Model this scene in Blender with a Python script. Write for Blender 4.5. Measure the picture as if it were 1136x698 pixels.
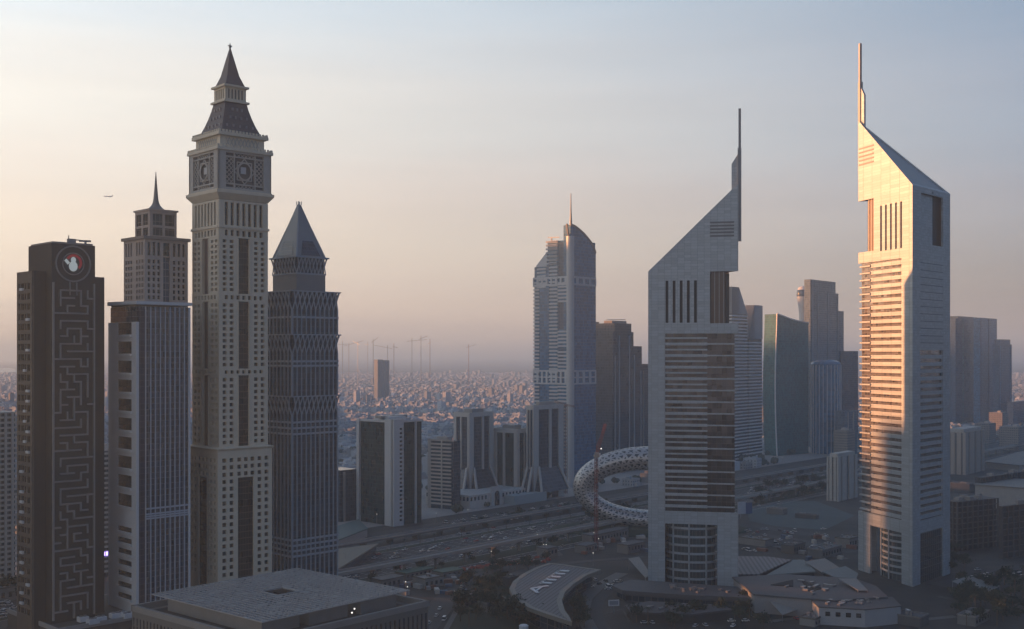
import bpy, math, random
from mathutils import Vector, Matrix
R = math.radians
SC = bpy.context.scene
for o in list(bpy.data.objects): bpy.data.objects.remove(o)
COL = SC.collection
# ------------------------------------------------------------------ camera, sky, sun, exposure
H = 150.0; F = 1262.0; HY = 392.0          # eye height in metres, focal length and horizon row of the photograph
cam = bpy.data.objects.new('camera', bpy.data.cameras.new('camera')); COL.objects.link(cam)
cam.location = (0, 0, H); cam.rotation_euler = (R(90), 0, 0)
cam.data.sensor_width = 36; cam.data.lens = 36 * F / 1136
cam.data.shift_y = (HY - 349) / 1136; cam.data.clip_end = 60000; cam.data.clip_start = 1
SC.camera = cam
SUN_AZ = R(-75.0)          # measured from the view direction (+Y), negative = left
SUN_EL = R(3.1)
W = bpy.data.worlds.new('World'); SC.world = W; W.use_nodes = True
nt = W.node_tree; nt.nodes.clear()
wo = nt.nodes.new('ShaderNodeOutputWorld'); bg = nt.nodes.new('ShaderNodeBackground')
sky = nt.nodes.new('ShaderNodeTexSky'); sky.sky_type = 'NISHITA'; sky.sun_disc = False
sky.sun_elevation = SUN_EL; sky.sun_rotation = SUN_AZ
sky.altitude = 150; sky.air_density = 1.0; sky.dust_density = 2.0; sky.ozone_density = 1.6
bg.inputs['Strength'].default_value = 0.05
tint = nt.nodes.new('ShaderNodeMix'); tint.data_type = 'RGBA'; tint.blend_type = 'MULTIPLY'; tint.inputs[0].default_value = 1; tint.inputs[7].default_value = (.25, .41, .74, 1)   # smoky air takes the yellow out
nt.links.new(sky.outputs[0], tint.inputs[6]); nt.links.new(tint.outputs[2], bg.inputs['Color'])
# hazy dusk air glow added to the clear-sky model: warm and pale towards the sun, mauve away from it, dim blue opposite
def sky_ramp(stops, zsock):
    r = nt.nodes.new('ShaderNodeValToRGB'); r.color_ramp.interpolation = 'EASE'; e = r.color_ramp.elements
    while len(e) > 1: e.remove(e[0])
    e[0].position = stops[0][0]; e[0].color = stops[0][1] + (1,)
    for p, c in stops[1:]: q = e.new(p); q.color = c + (1,)
    nt.links.new(zsock, r.inputs[0]); return r.outputs[0]
tcw = nt.nodes.new('ShaderNodeTexCoord'); sxw = nt.nodes.new('ShaderNodeSeparateXYZ'); nt.links.new(tcw.outputs['Generated'], sxw.inputs[0])
dw = nt.nodes.new('ShaderNodeVectorMath'); dw.operation = 'DOT_PRODUCT'; nt.links.new(tcw.outputs['Generated'], dw.inputs[0]); dw.inputs[1].default_value = (math.sin(SUN_AZ), math.cos(SUN_AZ), 0)
# faint streaks of high cloud
mpw = nt.nodes.new('ShaderNodeMapping'); mpw.inputs['Scale'].default_value = (1.6, 1.6, 11); mpw.inputs['Rotation'].default_value = (0, R(6), 0); nt.links.new(tcw.outputs['Generated'], mpw.inputs[0])
nzw = nt.nodes.new('ShaderNodeTexNoise'); nzw.inputs['Scale'].default_value = 1.7; nzw.inputs['Detail'].default_value = 5; nt.links.new(mpw.outputs[0], nzw.inputs['Vector'])
zs_ = nt.nodes.new('ShaderNodeMath'); zs_.operation = 'MULTIPLY_ADD'; nt.links.new(nzw.outputs['Fac'], zs_.inputs[0]); zs_.inputs[1].default_value = .06; zs_.inputs[2].default_value = -.03
za_ = nt.nodes.new('ShaderNodeMath'); za_.operation = 'ADD'; nt.links.new(zs_.outputs[0], za_.inputs[0]); nt.links.new(sxw.outputs[2], za_.inputs[1])
ZEN = (.11, .19, .31)
LEFT = sky_ramp([(0, (1.45, 1.12, .98)), (.04, (1.52, 1.18, .98)), (.11, (1.55, 1.22, .90)), (.20, (1.62, 1.44, 1.12)), (.31, (1.38, 1.45, 1.36)), (.6, (.40, .52, .62)), (1, ZEN)], za_.outputs[0])
RIGHT = sky_ramp([(0, (.46, .38, .40)), (.04, (.50, .41, .42)), (.12, (.60, .54, .54)), (.20, (.57, .60, .63)), (.31, (.42, .53, .62)), (.6, (.17, .28, .42)), (1, ZEN)], za_.outputs[0])
BACK = sky_ramp([(0, (.025, .045, .08)), (.1, (.03, .063, .11)), (.3, (.033, .085, .155)), (1, ZEN)], za_.outputs[0])
def mapr(lo, hi):
    n = nt.nodes.new('ShaderNodeMapRange'); n.interpolation_type = 'SMOOTHERSTEP' if lo < -.5 else 'LINEAR'; n.inputs[1].default_value = lo; n.inputs[2].default_value = hi; nt.links.new(dw.outputs['Value'], n.inputs[0]); return n.outputs[0]
def mixc(f, a, b):
    n = nt.nodes.new('ShaderNodeMix'); n.data_type = 'RGBA'; nt.links.new(f, n.inputs[0]); nt.links.new(a, n.inputs[6]); nt.links.new(b, n.inputs[7]); return n.outputs[2]
glow = mixc(mapr(-.17, .63), mixc(mapr(-.65, -.17), BACK, RIGHT), LEFT)
mpc = nt.nodes.new('ShaderNodeMapping'); mpc.inputs['Scale'].default_value = (1.2, 1.2, 14); mpc.inputs['Rotation'].default_value = (0, R(-9), 0); nt.links.new(tcw.outputs['Generated'], mpc.inputs[0])
nzc = nt.nodes.new('ShaderNodeTexNoise'); nzc.inputs['Scale'].default_value = 2.6; nzc.inputs['Detail'].default_value = 6; nzc.inputs['Roughness'].default_value = .6; nt.links.new(mpc.outputs[0], nzc.inputs['Vector'])
cst = nt.nodes.new('ShaderNodeMapRange'); cst.inputs[1].default_value = .40; cst.inputs[2].default_value = .75; cst.inputs[3].default_value = .141; cst.inputs[4].default_value = .151; nt.links.new(nzc.outputs['Fac'], cst.inputs[0])
bg2 = nt.nodes.new('ShaderNodeBackground'); nt.links.new(cst.outputs[0], bg2.inputs['Strength']); nt.links.new(glow, bg2.inputs['Color'])
adw = nt.nodes.new('ShaderNodeAddShader'); nt.links.new(bg.outputs[0], adw.inputs[0]); nt.links.new(bg2.outputs[0], adw.inputs[1]); nt.links.new(adw.outputs[0], wo.inputs['Surface'])
sun = bpy.data.objects.new('sun', bpy.data.lights.new('sun', 'SUN')); COL.objects.link(sun)
sun.data.energy = 5.0; sun.data.angle = R(1.2); sun.data.color = (1.0, 0.385, 0.13)
sd = Vector((math.sin(SUN_AZ) * math.cos(SUN_EL), math.cos(SUN_AZ) * math.cos(SUN_EL), math.sin(SUN_EL)))
sun.rotation_euler = sd.to_track_quat('Z', 'Y').to_euler()
SC.view_settings.view_transform = 'Standard'; SC.view_settings.look = 'None'
SC.view_settings.gamma = 1; SC.view_settings.use_curve_mapping = False
SC.view_settings.exposure = 2.06
SC.render.engine = 'CYCLES'; SC.cycles.use_denoising = True
SC.cycles.max_bounces = 5; SC.cycles.volume_bounces = 1; SC.cycles.glossy_bounces = 3; SC.cycles.diffuse_bounces = 3
HAZE = 0.000145
# ------------------------------------------------------------------ materials
MATS = {}
def _new(name):
    m = bpy.data.materials.new(name); m.use_nodes = True
    return m, m.node_tree, m.node_tree.nodes['Principled BSDF']
def mat(name, col, rough=0.6, var=0.12, scale=0.12, metal=0.0, spec=0.5, emit=0, streak=False):
    if name in MATS: return MATS[name]
    m, t, p = _new(name)
    p.inputs['Roughness'].default_value = rough; p.inputs['Metallic'].default_value = metal
    p.inputs['Specular IOR Level'].default_value = spec
    if var:
        tc = t.nodes.new('ShaderNodeTexCoord'); mp = t.nodes.new('ShaderNodeMapping')
        mp.inputs['Scale'].default_value = (1, 1, 0.12) if streak else (1, 1, 1)
        n = t.nodes.new('ShaderNodeTexNoise'); n.inputs['Scale'].default_value = scale; n.inputs['Detail'].default_value = 6
        n.inputs['Roughness'].default_value = 0.65
        mx = t.nodes.new('ShaderNodeMix'); mx.data_type = 'RGBA'
        mx.inputs[6].default_value = tuple(c * (1 - 1.6 * var) for c in col) + (1,)
        mx.inputs[7].default_value = tuple(min(1, c * (1 + 1.6 * var)) for c in col) + (1,)
        t.links.new(tc.outputs['Object'], mp.inputs[0]); t.links.new(mp.outputs[0], n.inputs['Vector'])
        t.links.new(n.outputs['Fac'], mx.inputs[0]); t.links.new(mx.outputs[2], p.inputs['Base Color'])
    else:
        p.inputs['Base Color'].default_value = tuple(col) + (1,)
    if emit:
        p.inputs['Emission Color'].default_value = tuple(col) + (1,); p.inputs['Emission Strength'].default_value = emit
    MATS[name] = m
    return m
def curtain(name, glass, line, ps, pz, ls=0.1, lz=0.1, var=0.5, rough=0.14, spec=0.5, ax=(1, 1), lit=0.0, jog=0.02):
    """glazing split into panes: every pane has its own tint and a slightly different lean, frame lines between them"""
    if name in MATS: return MATS[name]
    m, t, p = _new(name); N = t.nodes.new; L = t.links.new
    tc = N('ShaderNodeTexCoord'); sx = N('ShaderNodeSeparateXYZ'); L(tc.outputs['Object'], sx.inputs[0])
    def mth(op, a, b=None):
        n = N('ShaderNodeMath'); n.operation = op
        for i, v in enumerate((a, b)):
            if v is None: continue
            if isinstance(v, (int, float)): n.inputs[i].default_value = v
            else: L(v, n.inputs[i])
        return n.outputs[0]
    s = mth('ADD', mth('MULTIPLY', sx.outputs[0], ax[0]), mth('MULTIPLY', sx.outputs[1], ax[1]))
    s = mth('DIVIDE', mth('ADD', s, 500.0), ps); z = mth('DIVIDE', sx.outputs[2], pz)
    line_f = mth('MAXIMUM', mth('LESS_THAN', mth('FRACT', s), ls), mth('LESS_THAN', mth('FRACT', z), lz))
    cb = N('ShaderNodeCombineXYZ'); L(mth('FLOOR', s), cb.inputs[0]); L(mth('FLOOR', z), cb.inputs[1])
    wn = N('ShaderNodeTexWhiteNoise'); wn.noise_dimensions = '2D'; L(cb.outputs[0], wn.inputs['Vector'])
    mx = N('ShaderNodeMix'); mx.data_type = 'RGBA'; L(wn.outputs['Value'], mx.inputs[0])
    mx.inputs[6].default_value = tuple(c * (1 - var) for c in glass) + (1,); mx.inputs[7].default_value = tuple(c * (1 + var) for c in glass) + (1,)
    m2 = N('ShaderNodeMix'); m2.data_type = 'RGBA'; L(line_f, m2.inputs[0]); L(mx.outputs[2], m2.inputs[6]); m2.inputs[7].default_value = tuple(line) + (1,)
    L(m2.outputs[2], p.inputs['Base Color'])
    L(mth('ADD', mth('MULTIPLY', line_f, 0.45), rough), p.inputs['Roughness'])
    p.inputs['Specular IOR Level'].default_value = spec
    geo = N('ShaderNodeNewGeometry'); vm = N('ShaderNodeVectorMath'); vm.operation = 'MULTIPLY_ADD'
    v2 = N('ShaderNodeVectorMath'); v2.operation = 'SUBTRACT'; L(wn.outputs['Color'], v2.inputs[0]); v2.inputs[1].default_value = (.5, .5, .5)
    L(v2.outputs[0], vm.inputs[0]); vm.inputs[1].default_value = (jog, jog, jog); L(geo.outputs['Normal'], vm.inputs[2])
    nn = N('ShaderNodeVectorMath'); nn.operation = 'NORMALIZE'; L(vm.outputs[0], nn.inputs[0]); L(nn.outputs[0], p.inputs['Normal'])
    MATS[name] = m
    return m
def stripes(name, c1, c2, pitch, duty, ang, rough=0.5):
    """ribs of two tones across a sheet, direction ang in the object's own plan"""
    m, t, p = _new(name); N = t.nodes.new; L = t.links.new
    tc = N('ShaderNodeTexCoord'); mp = N('ShaderNodeMapping'); mp.inputs['Rotation'].default_value = (0, 0, ang); L(tc.outputs['Object'], mp.inputs[0])
    sx = N('ShaderNodeSeparateXYZ'); L(mp.outputs[0], sx.inputs[0])
    d = N('ShaderNodeMath'); d.operation = 'DIVIDE'; L(sx.outputs[0], d.inputs[0]); d.inputs[1].default_value = pitch
    f = N('ShaderNodeMath'); f.operation = 'FRACT'; L(d.outputs[0], f.inputs[0])
    l = N('ShaderNodeMath'); l.operation = 'LESS_THAN'; L(f.outputs[0], l.inputs[0]); l.inputs[1].default_value = duty
    mx = N('ShaderNodeMix'); mx.data_type = 'RGBA'; L(l.outputs[0], mx.inputs[0]); mx.inputs[6].default_value = c1 + (1,); mx.inputs[7].default_value = c2 + (1,)
    L(mx.outputs[2], p.inputs['Base Color']); p.inputs['Roughness'].default_value = rough
    return m
# ------------------------------------------------------------------ mesh collecting
class MB:
    def __init__(s): s.v = []; s.f = []
    def hexa(s, P):            # P: 4 bottom, 4 top, same order
        P = [Vector(p) for p in P]; b = len(s.v); s.v += P
        flip = (P[1] - P[0]).cross(P[3] - P[0]).dot(P[4] - P[0]) < 0
        for q in ((3, 2, 1, 0), (4, 5, 6, 7), (0, 1, 5, 4), (1, 2, 6, 5), (2, 3, 7, 6), (3, 0, 4, 7)):
            q = tuple(b + i for i in q); s.f.append(q[::-1] if flip else q)
        return s
    def box(s, x0, x1, y0, y1, z0, z1):
        return s.hexa([(x0, y0, z0), (x1, y0, z0), (x1, y1, z0), (x0, y1, z0), (x0, y0, z1), (x1, y0, z1), (x1, y1, z1), (x0, y1, z1)])
    def prism(s, poly, z0, z1):   # z0, z1 numbers or functions of (x, y)
        n = len(poly)
        a = sum(poly[i][0] * poly[(i + 1) % n][1] - poly[(i + 1) % n][0] * poly[i][1] for i in range(n))
        if a < 0: poly = poly[::-1]
        g0 = z0 if callable(z0) else (lambda x, y: z0); g1 = z1 if callable(z1) else (lambda x, y: z1)
        b = len(s.v)
        s.v += [Vector((p[0], p[1], g0(*p))) for p in poly] + [Vector((p[0], p[1], g1(*p))) for p in poly]
        s.f.append(tuple(b + i for i in range(n))[::-1]); s.f.append(tuple(b + n + i for i in range(n)))
        for i in range(n):
            j = (i + 1) % n; s.f.append((b + i, b + j, b + n + j, b + n + i))
        return s
    def frustum(s, r0, z0, r1, z1):   # rects (x0,x1,y0,y1)
        q = lambda r, z: [(r[0], r[2], z), (r[1], r[2], z), (r[1], r[3], z), (r[0], r[3], z)]
        return s.hexa(q(r0, z0) + q(r1, z1))
    def bar(s, p0, p1, w, d=None, up=(0, 0, 1)):
        p0, p1 = Vector(p0), Vector(p1); a = (p1 - p0)
        if a.length < 1e-6: return s
        u = Vector(up)
        if abs(a.normalized().dot(u)) > .98: u = Vector((1, 0, 0))
        x = a.cross(u).normalized() * w / 2; y = x.cross(a).normalized() * (d or w) / 2
        return s.hexa([p0 - x - y, p0 + x - y, p0 + x + y, p0 - x + y, p1 - x - y, p1 + x - y, p1 + x + y, p1 - x + y])
    def cone(s, p0, p1, r0, r1, n=8):
        p0, p1 = Vector(p0), Vector(p1); a = (p1 - p0).normalized(); x = a.orthogonal().normalized(); y = a.cross(x)
        b = len(s.v)
        for p, r in ((p0, r0), (p1, r1)):
            for i in range(n):
                t = 2 * math.pi * i / n; s.v.append(p + (x * math.cos(t) + y * math.sin(t)) * r)
        for i in range(n): j = (i + 1) % n; s.f.append((b + i, b + j, b + n + j, b + n + i))
        s.f.append(tuple(b + i for i in range(n))[::-1]); s.f.append(tuple(b + n + i for i in range(n)))
        return s
    def ball(s, c, r, seg=8, rings=5, sq=(1, 1, 1), rnd=None):
        b = len(s.v); c = Vector(c)
        for i in range(rings + 1):
            ph = math.pi * i / rings
            for j in range(seg):
                t = 2 * math.pi * j / seg; k = r * (1 + (rnd.uniform(-.25, .25) if rnd else 0))
                s.v.append(c + Vector((math.sin(ph) * math.cos(t) * sq[0], math.sin(ph) * math.sin(t) * sq[1], math.cos(ph) * sq[2])) * k)
        for i in range(rings):
            for j in range(seg):
                k = (j + 1) % seg; s.f.append((b + i * seg + j, b + (i + 1) * seg + j, b + (i + 1) * seg + k, b + i * seg + k))
        return s
    def mesh(s, name, m):
        me = bpy.data.meshes.new(name); me.from_pydata([tuple(v) for v in s.v], [], s.f); me.update()
        for x in (m if isinstance(m, (list, tuple)) else [m]): me.materials.append(x)
        return me
    def build(s, name, m, parent=None, smooth=False, label=None, kind=None):
        if not s.f: return None
        me = s.mesh(name, m)
        if smooth:
            for p in me.polygons: p.use_smooth = True
        o = bpy.data.objects.new(name, me); COL.objects.link(o)
        if parent is not None: o.parent = parent
        if label: o['label'] = label
        if kind: o['kind'] = kind
        return o
def tag(o, label, cat, group=None):
    o['label'] = label; o['category'] = cat
    if group: o['group'] = group
    return o
def thing(name, label, cat, loc=(0, 0, 0), rz=0.0, group=None):
    o = bpy.data.objects.new(name, None); COL.objects.link(o); o.empty_display_size = 5
    o.location = loc; o.rotation_euler = (0, 0, rz)
    return tag(o, label, cat, group)
KIDS = {}
def dup(root, loc, rz=0.0, scale=None, label=None, kids=()):
    r = root.copy(); COL.objects.link(r); r.location = loc; r.rotation_euler = (0, 0, rz)
    if scale: r.scale = (scale,) * 3 if isinstance(scale, (int, float)) else scale
    if label: r['label'] = label
    for c in kids:
        k = c.copy(); COL.objects.link(k); k.parent = r
    return r
def struct(mb, name, m):
    o = mb.build(name, m); o['kind'] = 'structure'; return o
class Face:
    """a wall plane: s runs along it, o stands out from it, z up"""
    def __init__(s, p0, p1, out=None):
        s.p = Vector(p0).to_2d(); d = Vector(p1).to_2d() - s.p; s.L = d.length; s.d = d / s.L
        n = Vector((s.d.y, -s.d.x)); s.n = n if out is None or n.dot(Vector(out)) > 0 else -n
    def __call__(s, a, o, z): q = s.p + s.d * a + s.n * o; return (q.x, q.y, z)
    def xy(s, a, o): q = s.p + s.d * a + s.n * o; return (q.x, q.y)
    def box(s, mb, s0, s1, o0, o1, z0, z1, zs=None):
        zs = zs or (z1, z1)
        return mb.hexa([s(s0, o0, z0), s(s1, o0, z0), s(s1, o1, z0), s(s0, o1, z0), s(s0, o0, zs[0]), s(s1, o0, zs[1]), s(s1, o1, zs[1]), s(s0, o1, zs[0])])
    def bar(s, mb, a, b, w, d): return mb.bar(s(*a), s(*b), w, d, up=(s.n.x, s.n.y, 0))
    def ring(s, mb, sc, zc, r, wd, o0, o1, n=28, kz=1.0):
        for i in range(n):
            a, b = 2 * math.pi * i / n, 2 * math.pi * (i + 1) / n
            P = []
            for o in (o0, o1):
                for t, q in ((a, r), (b, r), (b, r - wd), (a, r - wd)): P.append(s(sc + q * math.cos(t), o, zc + q * math.sin(t) * kz))
            mb.hexa(P)
def rect_faces(w, d, x0=0.0, y0=0.0):
    return [Face((x0, y0), (x0 + w, y0), (0, -1)), Face((x0, y0), (x0, y0 + d), (-1, 0)),
            Face((x0, y0 + d), (x0 + w, y0 + d), (0, 1)), Face((x0 + w, y0), (x0 + w, y0 + d), (1, 0))]
def gaps(lo, hi, used):
    out = []; a = lo
    for p, q in sorted(used):
        if p > a + 1e-6: out.append((a, p))
        a = max(a, q)
    if hi > a + 1e-6: out.append((a, hi))
    return out
def grid_wall(mb, fc, S0, S1, Z0, Z1, cols, rows, o0, o1):
    """solid wall with openings: piers between the columns, spandrels between the rows, butted"""
    for a, b in gaps(S0, S1, cols): fc.box(mb, a, b, o0, o1, Z0, Z1)
    for a, b in cols:
        for c, e in gaps(Z0, Z1, rows): fc.box(mb, a, b, o0, o1, c, e)
def pane_objects(items, m, parent, cap=100, name='window'):
    """items: (face, s0, s1, z0, z1). The first cap are children of their own, the rest one mesh"""
    cache = {}
    for fc, a, b, c, e in items[:cap]:
        key = (id(fc), round(b - a, 2), round(e - c, 2))
        if key not in cache:
            mb = MB(); w, h = (b - a) / 2, (e - c) / 2
            P = [fc.d * x for x in (-w, w)]; n = fc.n * .08; n0 = fc.n * .01
            pts = []
            for z in (-h, h): pts += [(*(P[0] + n), z), (*(P[1] + n), z), (*(P[1] + n0), z), (*(P[0] + n0), z)]
            mb.hexa(pts); cache[key] = mb.mesh(name, m)
        o = bpy.data.objects.new(name, cache[key]); COL.objects.link(o); o.parent = parent
        o.location = fc((a + b) / 2, 0, (c + e) / 2)
    if len(items) > cap:
        mb = MB()
        for fc, a, b, c, e in items[cap:]: fc.box(mb, a, b, .01, .08, c, e)
        o = mb.build(name, m, parent); o['kind'] = 'stuff'
# ------------------------------------------------------------------ photograph to place
def PX(px, Y): return (px - 568) * Y / F
def Zp(py, Y): return H + (HY - py) * Y / F
def G(px, py, z=0.0):
    Y = F * (H - z) / (py - HY); return (PX(px, Y), Y)
def fit(pc, Y, pr, pl, th):
    """nearest corner at column pc and distance Y; lengths of the two visible walls from their end columns"""
    c, s = math.cos(th), math.sin(th); X = PX(pc, Y); aR = (pr - 568) / F; aL = (pl - 568) / F
    w = (aR * Y - X) / (c - aR * s) if pr > pc else 0
    d = (aL * Y - X) / (-s - aL * c) if pl < pc else 0
    return X, w, d
TH = R(45)           # the row of towers on the left
TR = R(49)           # the highway
U = Vector((math.cos(TR), math.sin(TR))); NN = Vector((-U.y, U.x))
def HW(t, n): q = U * t + NN * n; return (q.x, q.y)
def hw_n(x, y): return x * NN.x + y * NN.y
# ------------------------------------------------------------------ colours
STONE = mat('warm_stone', (.66, .57, .44), .75, .10, .25, streak=True)
STONE2 = mat('pink_stone', (.50, .40, .34), .75, .10, .25, streak=True)
CREAM = mat('cream_plaster', (.55, .52, .47), .7, .08, .2, streak=True)
WHITE = mat('white_cladding', (.62, .63, .64), .45, .06, .15, streak=True)
GREY = mat('grey_concrete', (.30, .29, .28), .8, .15, .2)
PALE = mat('pale_concrete', (.42, .40, .37), .8, .14, .2)
DARKC = mat('charcoal_cladding', (.030, .029, .030), .55, .12, .2)
DARKR = mat('charcoal_relief', (.25, .24, .235), .6, .1, .2)
SLATE = mat('purple_slate', (.095, .075, .08), .6, .15, .5)
LEAD = mat('grey_metal_roof', (.13, .14, .16), .4, .12, .2)
ALU = curtain('aluminium_cladding', (.335, .385, .425), (.20, .235, .26), 2.9, 1.85, .035, .05, .10, .34, .5, (.83, .55), jog=.012)
ALU.node_tree.nodes['Principled BSDF'].inputs['Metallic'].default_value = .15
BLACKG = curtain('dark_window_glass', (.022, .025, .030), (.030, .030, .030), 2.3, 3.1, .06, .06, .85, .10, .8, (1, .87), jog=.05)
BLUEG = curtain('blue_curtain_wall', (.035, .055, .085), (.16, .18, .20), 2.6, 3.6, .10, .10)
STEEL = mat('steel', (.25, .25, .26), .4, .1, .3, metal=.5)
RED = mat('red_paint', (.17, .03, .028), .5, .15, .3)
ASPH = mat('asphalt', (.034, .035, .038), .85, .25, .06)
ASPH2 = mat('worn_asphalt', (.045, .045, .046), .85, .25, .06)
CONC = mat('road_concrete', (.12, .118, .112), .85, .15, .1)
PAINT = mat('road_paint', (.6, .6, .57), .7, 0)
GRASS = mat('irrigated_grass', (.020, .032, .015), .9, .3, .08)
SANDY = mat('bare_sand', (.10, .088, .073), .95, .2, .03)
PAVE = mat('paving', (.06, .057, .055), .85, .2, .08)
LAMP = mat('lamp_lens', (1, .95, .85), .4, 0, emit=.35)
LEAF = mat('leaf_green', (.022, .036, .015), .8, .35, .9)
BARK = mat('bark', (.10, .075, .05), .9, .2, 2)
# ================================================================== GROUND, ROADS, AIR
def ground_mat():
    m, t, p = _new('city_ground'); N = t.nodes.new; L = t.links.new
    tc = N('ShaderNodeTexCoord')
    a = N('ShaderNodeTexNoise'); a.inputs['Scale'].default_value = .012; a.inputs['Detail'].default_value = 8; L(tc.outputs['Object'], a.inputs['Vector'])
    b = N('ShaderNodeTexNoise'); b.inputs['Scale'].default_value = .09; b.inputs['Detail'].default_value = 5; L(tc.outputs['Object'], b.inputs['Vector'])
    r = N('ShaderNodeValToRGB'); L(a.outputs['Fac'], r.inputs[0]); e = r.color_ramp.elements
    e[0].position = .36; e[0].color = (.024, .028, .022, 1); e[1].position = .62; e[1].color = (.085, .075, .062, 1)
    q = e.new(.48); q.color = (.05, .048, .045, 1)
    mx = N('ShaderNodeMix'); mx.data_type = 'RGBA'; mx.blend_type = 'MULTIPLY'; mx.inputs[0].default_value = .6
    L(r.outputs[0], mx.inputs[6]); L(b.outputs['Fac'], mx.inputs[7]); L(mx.outputs[2], p.inputs['Base Color']); p.inputs['Roughness'].default_value = .9
    return m
struct(MB().box(-9000, 9000, -1200, 32000, -2, 0), 'ground', ground_mat())
struct(MB().prism([HW(-2500, 735), HW(9000, 735), HW(9000, 5200), HW(-2500, 5200)], -.5, .04), 'district_ground', mat('pale_district_sand', (.30, .285, .27), .95, .22, .02))
def strip(name, m, n0, n1, t0, t1, z):
    P = [HW(t0, n0), HW(t1, n0), HW(t1, n1), HW(t0, n1)]
    return struct(MB().prism(P, z - .5, z), name, m)
T0, T1 = -200, 5200
strip('verge', GRASS, 553, 571, T0, T1, .05)
strip('service_road', ASPH2, 540, 553, T0, T1, .06)
strip('highway', ASPH, 571, 601, T0, T1, .08)
strip('highway', ASPH, 605, 635, T0, T1, .08)
strip('median', CONC, 601, 605, T0, T1, .35)
strip('planting_strip', GRASS, 635, 643, T0, T1, .2)
strip('slip_road', CONC, 643, 655, T0, T1, .07)
strip('forecourt', PAVE, 655, 712, T0, 1400, .06)
mb = MB()
for n in (572, 600, 606, 634, 541, 552, 644, 654): mb.prism([HW(T0, n), HW(2600, n), HW(2600, n + .35), HW(T0, n + .35)], .02, .10)
rl = random.Random(3)
for n in (576, 580.5, 585, 589.5, 594, 610, 614.5, 619, 623.5, 628, 546.5, 649):
    t = 480
    while t < 1500: mb.prism([HW(t, n), HW(t + 4, n), HW(t + 4, n + .3), HW(t, n + .3)], .02, .10); t += 12
struct(mb, 'lane_markings', PAINT)
# the street coming towards the viewer and ramps between the towers
def road_px(name, m, pts, w, z):
    """road through ground pixels"""
    P = [Vector(G(*p)) for p in pts]; Lf, Rt = [], []
    for i, p in enumerate(P):
        d = (P[min(i + 1, len(P) - 1)] - P[max(i - 1, 0)]).normalized(); n = Vector((-d.y, d.x)) * w / 2
        Lf.append(p + n); Rt.append(p - n)
    mb = MB()
    for i in range(len(P) - 1):
        q = [Lf[i], Lf[i + 1], Rt[i + 1], Rt[i]]
        mb.prism([tuple(x) for x in q], z - .4, z)
    return struct(mb, name, m)
road_px('street', ASPH2, [(440, 730), (466, 700), (482, 680), (500, 661), (520, 646), (560, 632), (610, 620)], 17, .09)
road_px('pavement', CONC, [(475, 740), (494, 700), (505, 680), (517, 664), (533, 652)], 3.0, .16)
road_px('curved_ramp', CONC, [(690, 636), (664, 650), (649, 664), (645, 680), (655, 698), (675, 715)], 9, .12)
road_px('curved_ramp', ASPH2, [(700, 641), (676, 654), (664, 667), (661, 682), (672, 700)], 7, .14)
road_px('street', ASPH2, [(800, 580), (850, 586), (905, 594), (960, 603)], 16, .09)
road_px('street', CONC, [(818, 566), (850, 560), (890, 553), (935, 545)], 7, .10)
road_px('street', ASPH2, [(1050, 527), (1090, 511), (1136, 499), (1180, 490)], 22, .09)
road_px('street', ASPH2, [(1040, 650), (1090, 640), (1150, 626)], 16, .09)
road_px('car_park', PAVE, [(830, 592), (880, 600), (950, 612)], 22, .05)
g = [G(*p) for p in ((828, 566), (872, 556), (905, 556), (948, 572), (915, 588), (860, 584), (832, 578))]
struct(MB().prism(g, -.3, .07), 'teal_hoarded_plot', mat('plot_surface', (.06, .085, .085), .9, .2, .05))
g = [G(*p) for p in ((520, 640), (560, 634), (566, 650), (566, 672), (600, 690), (640, 700), (640, 740), (490, 740), (500, 690))]
struct(MB().prism(g, -.3, .06), 'lawn', GRASS)
g = [G(*p) for p in ((640, 560), (718, 560), (718, 588), (640, 588))]
struct(MB().prism(g, -.3, .05), 'lawn', GRASS)
g = [G(*p) for p in ((505, 622), (614, 606), (625, 616), (530, 634))]
struct(MB().prism(g, -.3, .04), 'building_site', SANDY)
# sea far out at the left edge
g = [G(*p) for p in ((-260, 421), (22, 413.5), (14, 408.5), (-160, 406), (-330, 408))]
struct(MB().prism(g, -.5, .3), 'sea', mat('sea_water', (.03, .05, .06), .15, .1, .02))
# haze: one even box of pale air round everything
hz = bpy.data.objects.new('haze', MB().box(-9100, 9100, -1300, 32100, -3, 420).mesh('haze', [])); COL.objects.link(hz); hz['kind'] = 'stuff'
hm = bpy.data.materials.new('pale_air'); hm.use_nodes = True; ht = hm.node_tree; ht.nodes.clear()
ho = ht.nodes.new('ShaderNodeOutputMaterial'); hv = ht.nodes.new('ShaderNodeVolumePrincipled')
hv.inputs['Color'].default_value = (.42, .67, .93, 1); hv.inputs['Density'].default_value = HAZE; hv.inputs['Anisotropy'].default_value = .2
ht.links.new(hv.outputs[0], ho.inputs['Volume']); hz.data.materials.append(hm)

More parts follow.
